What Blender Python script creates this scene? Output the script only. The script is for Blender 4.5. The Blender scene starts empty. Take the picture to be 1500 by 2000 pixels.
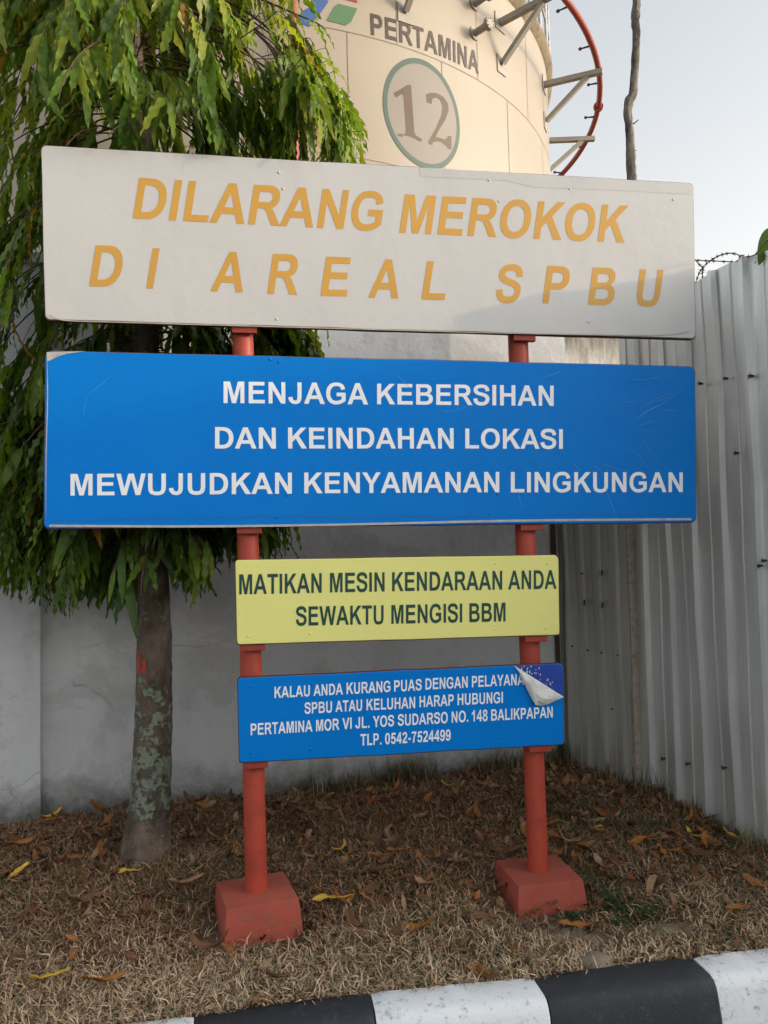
import bpy, bmesh, math, random
import numpy as np
from mathutils import Vector, Matrix, Quaternion
from mathutils.geometry import tessellate_polygon

random.seed(7); rng = np.random.default_rng(7)
S = bpy.context.scene
COL = S.collection
rad = math.radians

# ------------------------------------------------------------------ camera
F = 1560.0                                   # focal length, for a 1500 x 2000 frame
PITCH, ROLL = rad(3.0), rad(-1.34)
HC = 1.3285
CAM = Vector((0, 0, HC))
_cp, _sp = math.cos(PITCH), math.sin(PITCH)
_x, _u, _f = Vector((1, 0, 0)), Vector((0, -_sp, _cp)), Vector((0, _cp, _sp))
_c, _s = math.cos(ROLL), math.sin(ROLL)
AX, AY, AZ = _c*_x + _s*_u, -_s*_x + _c*_u, _f
cd = bpy.data.cameras.new('camera'); cam = bpy.data.objects.new('camera', cd); COL.objects.link(cam)
cd.sensor_fit = 'VERTICAL'; cd.sensor_height = 24.0; cd.lens = 24.0*F/2000.0
cd.clip_start = 0.05; cd.clip_end = 3000
cam.matrix_world = Matrix(((AX.x, AY.x, -AZ.x, 0), (AX.y, AY.y, -AZ.y, 0), (AX.z, AY.z, -AZ.z, HC), (0, 0, 0, 1)))
S.camera = cam

# ------------------------------------------------------------------ light
EL = rad(10.5)
SUN = Vector((0.97, -0.24, 0)).normalized()*math.cos(EL) + Vector((0, 0, math.sin(EL)))
w = bpy.data.worlds.new('World'); S.world = w; w.use_nodes = True
nt = w.node_tree
sky = nt.nodes.new('ShaderNodeTexSky'); sky.sky_type = 'NISHITA'; sky.sun_disc = False
sky.sun_elevation = EL; sky.sun_rotation = math.atan2(SUN.x, SUN.y)
sky.altitude = 0; sky.air_density = 1.0; sky.dust_density = 4.5; sky.ozone_density = 1.0
tc = nt.nodes.new('ShaderNodeTexCoord'); sx = nt.nodes.new('ShaderNodeSeparateXYZ'); nt.links.new(tc.outputs['Generated'], sx.inputs[0])
hr = nt.nodes.new('ShaderNodeValToRGB'); nt.links.new(sx.outputs['Z'], hr.inputs[0])      # pale evening haze, whitest near the horizon
hr.color_ramp.elements[0].position = 0.0; hr.color_ramp.elements[0].color = (1.0, 0.92, 0.79, 1)
hr.color_ramp.elements[1].position = 0.75; hr.color_ramp.elements[1].color = (0.56, 0.62, 0.70, 1)
e_ = hr.color_ramp.elements.new(0.28); e_.color = (0.90, 0.88, 0.83, 1)
e_ = hr.color_ramp.elements.new(0.50); e_.color = (0.72, 0.77, 0.81, 1)
vm = nt.nodes.new('ShaderNodeMixRGB'); vm.blend_type = 'MULTIPLY'; vm.inputs[0].default_value = 1.0; vm.inputs[2].default_value = (1.10, 1.05, 0.97, 1)
nt.links.new(hr.outputs[0], vm.inputs[1])
hz = nt.nodes.new('ShaderNodeMixRGB'); hz.inputs[0].default_value = 0.42
bw = nt.nodes.new('ShaderNodeRGBToBW'); nt.links.new(sky.outputs[0], bw.inputs[0])
ds = nt.nodes.new('ShaderNodeMixRGB'); ds.inputs[0].default_value = 0.78; nt.links.new(sky.outputs[0], ds.inputs[1]); nt.links.new(bw.outputs[0], ds.inputs[2])
nt.links.new(ds.outputs[0], hz.inputs[1]); nt.links.new(vm.outputs[0], hz.inputs[2])
bg = nt.nodes['Background']; nt.links.new(hz.outputs[0], bg.inputs[0]); bg.inputs[1].default_value = 0.15
sl = bpy.data.lights.new('sun', 'SUN'); sl.energy = 0.5; sl.angle = rad(0.7); sl.color = (0.66, 0.47, 0.27)
so = bpy.data.objects.new('sun', sl); COL.objects.link(so)
so.rotation_euler = (-SUN).to_track_quat('-Z', 'Y').to_euler(); so.location = (20, -5, 12)
S.view_settings.view_transform = 'Standard'; S.view_settings.look = 'None'
S.view_settings.gamma = 1; S.view_settings.exposure = 2.3
S.cycles.max_bounces = 6

# ------------------------------------------------------------------ helpers
def ray(px, py):
    return (AX*((px-750)/F) - AY*((py-1000)/F) + AZ)
def on_plane(p0, n, px, py):
    d = ray(px, py); return CAM + d*((Vector(p0)-CAM).dot(n)/d.dot(n))
def on_z(px, py, z):
    d = ray(px, py); return CAM + d*((z-HC)/d.z)
def at_y(px, py, y):
    d = ray(px, py); return CAM + d*(y/d.y)
def project(P):                               # numpy (n,3) -> px
    Q = np.asarray(P) - np.array(CAM)
    a = np.stack([Q@np.array(AX), Q@np.array(AY), Q@np.array(AZ)], -1)
    return 750+F*a[:, 0]/a[:, 2], 1000-F*a[:, 1]/a[:, 2]

def tag(o, label=None, cat=None, group=None, kind=None):
    if label: o['label'] = label
    if cat: o['category'] = cat
    if group: o['group'] = group
    if kind: o['kind'] = kind
    return o
def empty(name, loc, label, cat, group=None):
    o = bpy.data.objects.new(name, None); COL.objects.link(o); o.location = loc
    o.empty_display_size = 0.1
    return tag(o, label, cat, group)
def origin(o):
    p = Vector((0, 0, 0))
    while o is not None:
        p = p + o.location; o = o.parent
    return p
def mesh(name, verts, faces, mats, parent=None, loc=None, smooth=False, fm=None, cols=None):
    """verts in world space; the object sits at loc (or at its parent)"""
    base = origin(parent) if parent else Vector((0, 0, 0))
    off = Vector(loc) - base if loc is not None else Vector((0, 0, 0))
    o0 = np.array(base + off)
    me = bpy.data.meshes.new(name)
    V = np.asarray(verts, dtype=float) - o0
    if isinstance(faces, np.ndarray):
        k = faces.shape[1]; nf = len(faces)
        me.vertices.add(len(V)); me.vertices.foreach_set('co', V.astype(np.float32).ravel())
        me.loops.add(nf*k); me.loops.foreach_set('vertex_index', faces.astype(np.int32).ravel())
        me.polygons.add(nf)
        me.polygons.foreach_set('loop_start', (np.arange(nf)*k).astype(np.int32))
        me.update(calc_edges=True)
    else:
        me.from_pydata([tuple(v) for v in V], [], faces)
        me.update()
    if not isinstance(mats, (list, tuple)): mats = [mats]
    for m in mats: me.materials.append(m)
    if fm is not None: me.polygons.foreach_set('material_index', np.asarray(fm, dtype=np.int32))
    if smooth: me.polygons.foreach_set('use_smooth', np.ones(len(me.polygons), dtype=bool))
    if cols is not None:
        at = me.color_attributes.new('tone', 'FLOAT_COLOR', 'POINT')
        at.data.foreach_set('color', np.asarray(cols, dtype=np.float32).ravel())
    me.validate()
    o = bpy.data.objects.new(name, me); COL.objects.link(o)
    if parent: o.parent = parent
    o.location = off
    return o

class MB:
    def __init__(s): s.v = []; s.f = []; s.m = []
    def add(s, vs, fs, m=0):
        b = len(s.v); s.v += [Vector(v) for v in vs]
        for f in fs: s.f.append([b+i for i in f]); s.m.append(m)
    def box(s, c, sx, sy, sz, ax=None, m=0):
        """ax: three axis vectors; sizes are full"""
        a, b, d = ax or (Vector((1, 0, 0)), Vector((0, 1, 0)), Vector((0, 0, 1)))
        c = Vector(c); vs = []
        for k in (-1, 1):
            for j in (-1, 1):
                for i in (-1, 1):
                    vs.append(c + a*(i*sx/2) + b*(j*sy/2) + d*(k*sz/2))
        s.add(vs, [(0, 2, 3, 1), (4, 5, 7, 6), (0, 1, 5, 4), (2, 6, 7, 3), (0, 4, 6, 2), (1, 3, 7, 5)], m)
    def tube(s, pts, rads, n=12, m=0, cap=True, wob=0):
        pts = [Vector(p) for p in pts]
        if not isinstance(rads, (list, tuple)): rads = [rads]*len(pts)
        b = len(s.v); ref = None
        for i, p in enumerate(pts):
            t = (pts[min(i+1, len(pts)-1)] - pts[max(i-1, 0)]).normalized()
            if ref is None:
                ref = t.orthogonal().normalized()
            ref = (ref - t*ref.dot(t)).normalized(); bi = t.cross(ref)
            for k in range(n):
                a = 2*math.pi*k/n
                r = rads[i]*(1 + (wob*(random.random()-.5) if wob else 0))
                s.v.append(p + (ref*math.cos(a) + bi*math.sin(a))*r)
        for i in range(len(pts)-1):
            for k in range(n):
                k2 = (k+1) % n
                s.f.append([b+i*n+k, b+i*n+k2, b+(i+1)*n+k2, b+(i+1)*n+k]); s.m.append(m)
        if cap:
            s.f.append([b+k for k in range(n)][::-1]); s.m.append(m)
            s.f.append([b+(len(pts)-1)*n+k for k in range(n)]); s.m.append(m)
    def build(s, name, mats, parent=None, loc=None, smooth=False, bevel=0, seg=2):
        o = mesh(name, s.v, s.f, mats, parent, loc, smooth, s.m)
        if bevel:
            bm = bmesh.new(); bm.from_mesh(o.data)
            bmesh.ops.bevel(bm, geom=list(bm.edges), offset=bevel, segments=seg, affect='EDGES', profile=0.6)
            bm.to_mesh(o.data); bm.free()
        if smooth:
            try: o.data.set_sharp_from_angle(angle=rad(40))
            except Exception: pass
        return o

def catmull(P, n=6, closed=False):
    P = [Vector(p) for p in P]; out = []
    N = len(P)
    for i in range(N if closed else N-1):
        if closed: a, b, c, d = P[i-1], P[i], P[(i+1) % N], P[(i+2) % N]
        else: a, b, c, d = P[max(i-1, 0)], P[i], P[i+1], P[min(i+2, N-1)]
        for k in range(n):
            t = k/n
            out.append(0.5*((2*b) + (c-a)*t + (2*a-5*b+4*c-d)*t*t + (3*b-a-3*c+d)*t**3))
    if not closed: out.append(P[-1])
    return out

# ------------------------------------------------------------------ materials
def new_mat(name):
    m = bpy.data.materials.new(name); m.use_nodes = True
    return m, m.node_tree, m.node_tree.nodes['Principled BSDF']
def N(t, typ, **k):
    n = t.nodes.new('ShaderNode'+typ)
    for a, b in k.items(): setattr(n, a, b)
    return n
def noise(t, co, scale, detail=4, rough=0.55, sc=None, dist=0):
    n = N(t, 'TexNoise'); n.inputs['Scale'].default_value = scale; n.inputs['Detail'].default_value = detail
    n.inputs['Roughness'].default_value = rough; n.inputs['Distortion'].default_value = dist
    if sc:
        mp = N(t, 'Mapping'); mp.inputs['Scale'].default_value = sc
        t.links.new(co, mp.inputs[0]); co = mp.outputs[0]
    t.links.new(co, n.inputs['Vector']); return n.outputs['Fac']
def ramp(t, fac, *stops):
    r = N(t, 'ValToRGB'); e = r.color_ramp.elements
    while len(e) < len(stops): e.new(0.5)
    for i, (p, c) in enumerate(stops):
        e[i].position = p
        e[i].color = (c, c, c, 1) if isinstance(c, (int, float)) else tuple(c)+(1,)
    t.links.new(fac, r.inputs[0]); return r.outputs[0]
def mix(t, fac, a, b, typ='MIX'):
    m = N(t, 'MixRGB', blend_type=typ)
    for i, x in enumerate((fac, a, b)):
        if isinstance(x, (int, float)): m.inputs[i].default_value = x if i == 0 else (x, x, x, 1)
        elif isinstance(x, (tuple, list)): m.inputs[i].default_value = tuple(x)+(1,)
        else: t.links.new(x, m.inputs[i])
    return m.outputs[0]
def math_(t, op, a, b=0.0):
    m = N(t, 'Math', operation=op)
    for i, x in enumerate((a, b)):
        if isinstance(x, (int, float)): m.inputs[i].default_value = x
        else: t.links.new(x, m.inputs[i])
    return m.outputs[0]
def bump(t, b, h, strength=0.3, dist=0.01):
    n = N(t, 'Bump'); n.inputs['Strength'].default_value = strength; n.inputs['Distance'].default_value = dist
    t.links.new(h, n.inputs['Height']); t.links.new(n.outputs[0], b.inputs['Normal']); return n
def objco(t): return N(t, 'TexCoord').outputs['Object']

def simple(name, col, rough=0.6, var=0.12, scale=6, bscale=60, bstr=0.1, metal=0.0, spec=0.4, dirt=None, dirt_amt=0.0):
    m, t, b = new_mat(name); co = objco(t)
    n1 = noise(t, co, scale, 5)
    c = mix(t, n1, tuple(x*(1-var*1.6) for x in col), tuple(min(1, x*(1+var*1.6)) for x in col))
    if dirt:
        d = ramp(t, noise(t, co, scale*2.3, 8, 0.7), (0.5, 0.0), (0.72, dirt_amt))
        c = mix(t, d, c, dirt)
    t.links.new(c, b.inputs['Base Color'])
    b.inputs['Roughness'].default_value = rough; b.inputs['Metallic'].default_value = metal
    b.inputs['Specular IOR Level'].default_value = spec
    if bstr: bump(t, b, noise(t, co, bscale, 6), bstr, 0.004)
    return m

def sheet_mat(name, col, rough=0.32, var=0.05, spec=0.45, fade=None):
    """vinyl film on sheet metal: faint waviness, small dents, slight fading"""
    m, t, b = new_mat(name); co = objco(t)
    c = mix(t, noise(t, co, 1.7, 3), tuple(x*(1-var) for x in col), tuple(min(1, x*(1+var)) for x in col))
    st = ramp(t, noise(t, co, 5, 8, 0.65, (1, 1, 0.35)), (0.52, 0.0), (0.8, 0.32))
    c = mix(t, st, c, fade or tuple(x*0.75 for x in col))
    sp = ramp(t, noise(t, co, 160, 2, 0.5), (0.72, 0.0), (0.78, 0.35))
    c = mix(t, sp, c, tuple(x*0.55 for x in col))
    t.links.new(c, b.inputs['Base Color'])
    r = ramp(t, noise(t, co, 9, 6), (0.3, rough*0.8), (0.7, rough*1.25)); t.links.new(r, b.inputs['Roughness'])
    b.inputs['Specular IOR Level'].default_value = spec
    h = mix(t, 0.25, noise(t, co, 2.2, 2), noise(t, co, 14, 3))
    bump(t, b, h, 0.35, 0.02)
    return m

M = {}
M['white'] = sheet_mat('white_vinyl', (0.525, 0.525, 0.52), 0.35)
M['white_band'] = sheet_mat('white_vinyl_overlap', (0.50, 0.50, 0.49), 0.38)
M['gold'] = simple('gold_lettering', (0.55, 0.30, 0.05), 0.4, 0.08, 3, bstr=0)
M['blue'] = sheet_mat('blue_vinyl', (0.0008, 0.185, 0.63), 0.40, 0.07, spec=0.10, fade=(0.005, 0.21, 0.66))
M['deep_blue'] = simple('old_blue_paint', (0.012, 0.05, 0.32), 0.45, 0.25, 20)
M['yellow'] = sheet_mat('yellow_vinyl', (0.80, 0.78, 0.26), 0.36, spec=.25, fade=(0.72, 0.72, 0.30))
M['letter_white'] = simple('white_lettering', (0.84, 0.87, 0.90), 0.4, 0.04, 9, bstr=0)
M['letter_green'] = simple('green_lettering', (0.012, 0.065, 0.05), 0.4, 0.1, 9, bstr=0)
M['scratch'] = simple('scratched_film', (0.06, 0.30, 0.66), 0.5, 0.2, 30, bstr=0)
M['rim'] = simple('board_frame_rust', (0.10, 0.035, 0.022), 0.7, 0.35, 25)
M['rimpale'] = simple('board_folded_edge', (0.45, 0.43, 0.40), 0.5, 0.3, 25)
M['red'] = simple('red_post_paint', (0.41, 0.062, 0.036), 0.48, 0.20, 7, 90, 0.12, dirt=(0.16, 0.03, 0.02), dirt_amt=0.5)
M['bracket'] = simple('bracket_paint', (0.30, 0.045, 0.028), 0.6, 0.25, 30, 90, 0.2)
M['redconc'] = simple('red_painted_concrete', (0.36, 0.074, 0.048), 0.85, 0.2, 9, 45, 0.8, dirt=(0.20, 0.12, 0.09), dirt_amt=0.7)
M['flapback'] = simple('peeled_film_back', (0.62, 0.63, 0.62), 0.38, 0.25, 25, 60, 0.4)
M['dark'] = simple('dark_iron', (0.03, 0.028, 0.026), 0.6, 0.3, 30)
M['wire'] = simple('rusty_wire', (0.16, 0.11, 0.085), 0.6, 0.4, 60)

# ------------------------------------------------------------------ ground
KX = [-6, -1.8, -1.207, -0.911, -0.637, -0.369, -0.08, 0.185, 0.484, 0.762, 1.065, 1.341, 1.8, 2.3, 6]
KY = [2.30, 2.44, 2.512, 2.558, 2.607, 2.667, 2.718, 2.75, 2.789, 2.85, 2.899, 2.947, 2.99, 3.0, 3.0]
KZ = -0.128
def kerb_y(x): return np.interp(x, KX, KY)
WALL_YAW = rad(15.5); WD = Vector((math.cos(WALL_YAW), math.sin(WALL_YAW), 0)); WN = Vector((WD.y, -WD.x, 0))
WP = Vector((-1.80, 4.22, 0))
CP = [(-2.2, 2.6, -.15), (-1.2, 2.64, -.148), (-.6, 2.7, -.148), (0, 2.74, -.148), (.6, 2.82, -.148), (1.0, 2.9, -.148), (1.3, 2.95, -.148), (2, 3.0, -.148),
      (-.55, 3.08, -.155), (-.7, 3.1, -.15), (-.3, 3.0, -.155), (.63, 3.25, -.165), (.78, 3.2, -.165), (.5, 3.15, -.16), (.75, 3.05, -.16), (.1, 3.2, -.125), (1.2, 3.3, -.12), (-1.1, 3.6, -.03), (-2, 3.7, -.03), (0, 3.7, -.05), (1.2, 3.7, -.06), (2, 3.7, -.08)]
for q in ((85, 1600), (330, 1572), (600, 1550), (800, 1522), (1000, 1502), (1090, 1492)):
    p = on_plane(WP, WN, *q); CP.append((p.x, p.y, p.z)); CP.append((p.x-.3, p.y+1.2, p.z))
CP += [(1.36, 4.55, 0.0), (1.60, 4.06, -.03), (1.72, 3.72, -.06), (2.5, 4.5, -.02), (2.5, 6, 0), (-4, 4, -.03), (-4, 6, 0)]
CPa = np.array(CP)
def ground_z(x, y):
    x = np.atleast_1d(np.asarray(x, float)); y = np.atleast_1d(np.asarray(y, float))
    d2 = (x[:, None]-CPa[None, :, 0])**2 + (y[:, None]-CPa[None, :, 1])**2 + 0.012
    wt = d2**-1.7
    z = (wt*CPa[None, :, 2]).sum(1)/wt.sum(1)
    z += 0.010*np.sin(x*5.1+1)*np.sin(y*6.3) + 0.006*np.sin(x*13+y*9)
    far = np.clip((np.hypot(x, y-4)-5)/6, 0, 1)
    return z*(1-far)
def gz(x, y): return float(ground_z(x, y)[0])

BARE_SPOTS = [tuple(on_z(1110, 1812, -.13).xy)+(.24,), tuple(on_z(860, 1830, -.13).xy)+(.16,), tuple(on_z(1300, 1800, -.12).xy)+(.18,), tuple(on_z(700, 1812, -.13).xy)+(.13,), tuple(on_z(1180, 1885, -.13).xy)+(.08,)]
def bareness(x, y):
    b_ = np.zeros(np.shape(x))
    for (bx, by, br) in BARE_SPOTS: b_ = np.maximum(b_, np.exp(-((x-bx)**2+((y-by)*1.9)**2)/(br*br)*1.2))
    return b_
gx = np.concatenate([[-600, -150, -50, -20, -10, -7], np.arange(-4.5, 4.51, 0.075), [7, 10, 20, 50, 150, 600]])
gy = np.concatenate([[-600, -100, -20, 0, 1.5], np.arange(2.3, 6.61, 0.06), [8, 10, 14, 20, 50, 150, 600]])
X, Y = np.meshgrid(gx, gy, indexing='xy')
Z = ground_z(X.ravel(), Y.ravel()).reshape(X.shape)
Z = np.where(Y < kerb_y(X)-0.055, -0.40, Z)
nx, ny = len(gx), len(gy)
idx = np.arange(nx*ny).reshape(ny, nx)
gf = np.stack([idx[:-1, :-1], idx[:-1, 1:], idx[1:, 1:], idx[1:, :-1]], -1).reshape(-1, 4)
m, t, b = new_mat('dry_soil'); co = objco(t)
c = mix(t, ramp(t, noise(t, co, 2.5, 6), (.35, 0.), (.65, 1.)), (.09, .055, .034), (.24, .175, .115))
c = mix(t, ramp(t, noise(t, co, 40, 6, .7), (.4, 0.), (.7, .7)), c, (.06, .036, .022))
at = N(t, 'Attribute', attribute_name='tone'); sp_ = N(t, 'SeparateXYZ'); t.links.new(at.outputs['Vector'], sp_.inputs[0])
c = mix(t, math_(t, 'MULTIPLY', sp_.outputs[0], ramp(t, noise(t, co, 14, 6), (.3, .5), (.6, 1.))), c, (.40, .32, .23))
t.links.new(c, b.inputs['Base Color']); b.inputs['Roughness'].default_value = .95; b.inputs['Specular IOR Level'].default_value = .1
bump(t, b, noise(t, co, 50, 8, .7), .8, .02); M['soil'] = m
tag(mesh('ground', np.stack([X, Y, Z], -1).reshape(-1, 3), gf, M['soil'], smooth=True, cols=np.stack([bareness(X.ravel(), Y.ravel())]*3+[np.ones(X.size)], -1)), kind='structure')

m, t, b = new_mat('asphalt'); co = objco(t)
c = mix(t, noise(t, co, 90, 6, .7), (.03, .03, .032), (.085, .083, .08))
t.links.new(c, b.inputs['Base Color']); b.inputs['Roughness'].default_value = .9
bump(t, b, noise(t, co, 120, 4), .6, .005); M['asphalt'] = m
tag(mesh('road', [(-600, -600, -.31), (600, -600, -.31), (600, 3.03, -.31), (-600, 3.03, -.31)], [(0, 1, 2, 3)], M['asphalt']), kind='structure')

# kerb: precast stones painted in black and white by turns
def paint_mat(name, col, worn, amt, scuff):
    m, t, b = new_mat(name); co = objco(t)
    c = mix(t, noise(t, co, 5, 4), tuple(x*.88 for x in col), tuple(min(1, x*1.1) for x in col))
    wv = ramp(t, noise(t, co, 34, 9, .75), (.56, 0.), (.66, amt))
    c = mix(t, wv, c, worn)
    w2 = ramp(t, noise(t, co, 7, 8, .7, (1, 1, 2.2)), (.58, 0.), (.68, scuff))
    c = mix(t, w2, c, worn)
    t.links.new(c, b.inputs['Base Color']); b.inputs['Roughness'].default_value = .68
    bump(t, b, noise(t, co, 90, 8, .7), .6, .006); return m
M['kwhite'] = paint_mat('kerb_white_paint', (.78, .81, .84), (.30, .295, .29), .9, .75)
M['kblack'] = paint_mat('kerb_black_paint', (.020, .024, .030), (.055, .06, .066), .7, .5)
prof = [(.03, -.09), (.03, -.006), (.022, 0), (-.085, -.002), (-.105, -.009), (-.120, -.022), (-.131, -.045), (-.145, -.10), (-.165, -.20)]
joints = [-3.05, -2.46, -1.86, -1.22, -.637, -.08, .48, 1.065, 1.64, 2.2, 2.8, 3.4]
kb = MB()
for i in range(len(joints)-1):
    xs = np.linspace(joints[i], joints[i+1], 13); g = 0.0025
    xs[0] += g; xs[-1] -= g
    rows = []
    for j, x in enumerate(xs):
        y = float(kerb_y(x)); tx = Vector((.1, float(kerb_y(x+.05)-kerb_y(x-.05)), 0)).normalized(); nn = Vector((-tx.y, tx.x, 0))
        edge = 0.006 if j in (0, 12) else 0
        rows.append([Vector((x, y, KZ)) + nn*(a if a > 0 else a+edge) + Vector((0, 0, h - edge + random.uniform(-.0012, .0012))) for a, h in prof])
    vs = [p for r in rows for p in r]; k = len(prof); fs = []
    for j in range(12):
        for q in range(k-1): fs.append((j*k+q, j*k+q+1, (j+1)*k+q+1, (j+1)*k+q))
    fs.append(list(range(k))[::-1]); fs.append([12*k+q for q in range(k)])
    kb.add(vs, fs, i % 2)
# joint index 5..6 (x -.08..0.48) is white
tag(kb.build('kerb', [M['kblack'], M['kwhite']], smooth=True), kind='structure')

# ------------------------------------------------------------------ lettering
CAPH = 1466.0
def sarc(cx, cy, rx, ry, a0, a1, n=14, e=2.2):
    out = []
    for i in range(n+1):
        a = rad(a0+(a1-a0)*i/n); c, s = math.cos(a), math.sin(a)
        out.append((cx+rx*math.copysign(abs(c)**(2/e), c), cy+ry*math.copysign(abs(s)**(2/e), s)))
    return out
def ell(cx, cy, rx, ry, n=36, e=2.2): return sarc(cx, cy, rx, ry, 0, 360, n, e)[:-1]
def smooth2(P, n=5, closed=False): return [(v.x, v.y) for v in catmull([(x, y, 0) for x, y in P], n, closed)]
def stroke(P, wd=250, kx=1.17):
    P = [Vector((x/kx, y)) for x, y in P]; L = []; R = []
    for i, p in enumerate(P):
        d0 = (p-P[i-1]).normalized() if i else (P[1]-p).normalized()
        d1 = (P[i+1]-p).normalized() if i < len(P)-1 else d0
        n0, n1 = Vector((-d0.y, d0.x)), Vector((-d1.y, d1.x))
        m_ = (n0+n1).normalized(); k = wd/2/max(.35, m_.dot(n0))
        L.append(p+m_*k); R.append(p-m_*k)
    return [(v.x*kx, v.y) for v in L+R[::-1]]
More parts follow.
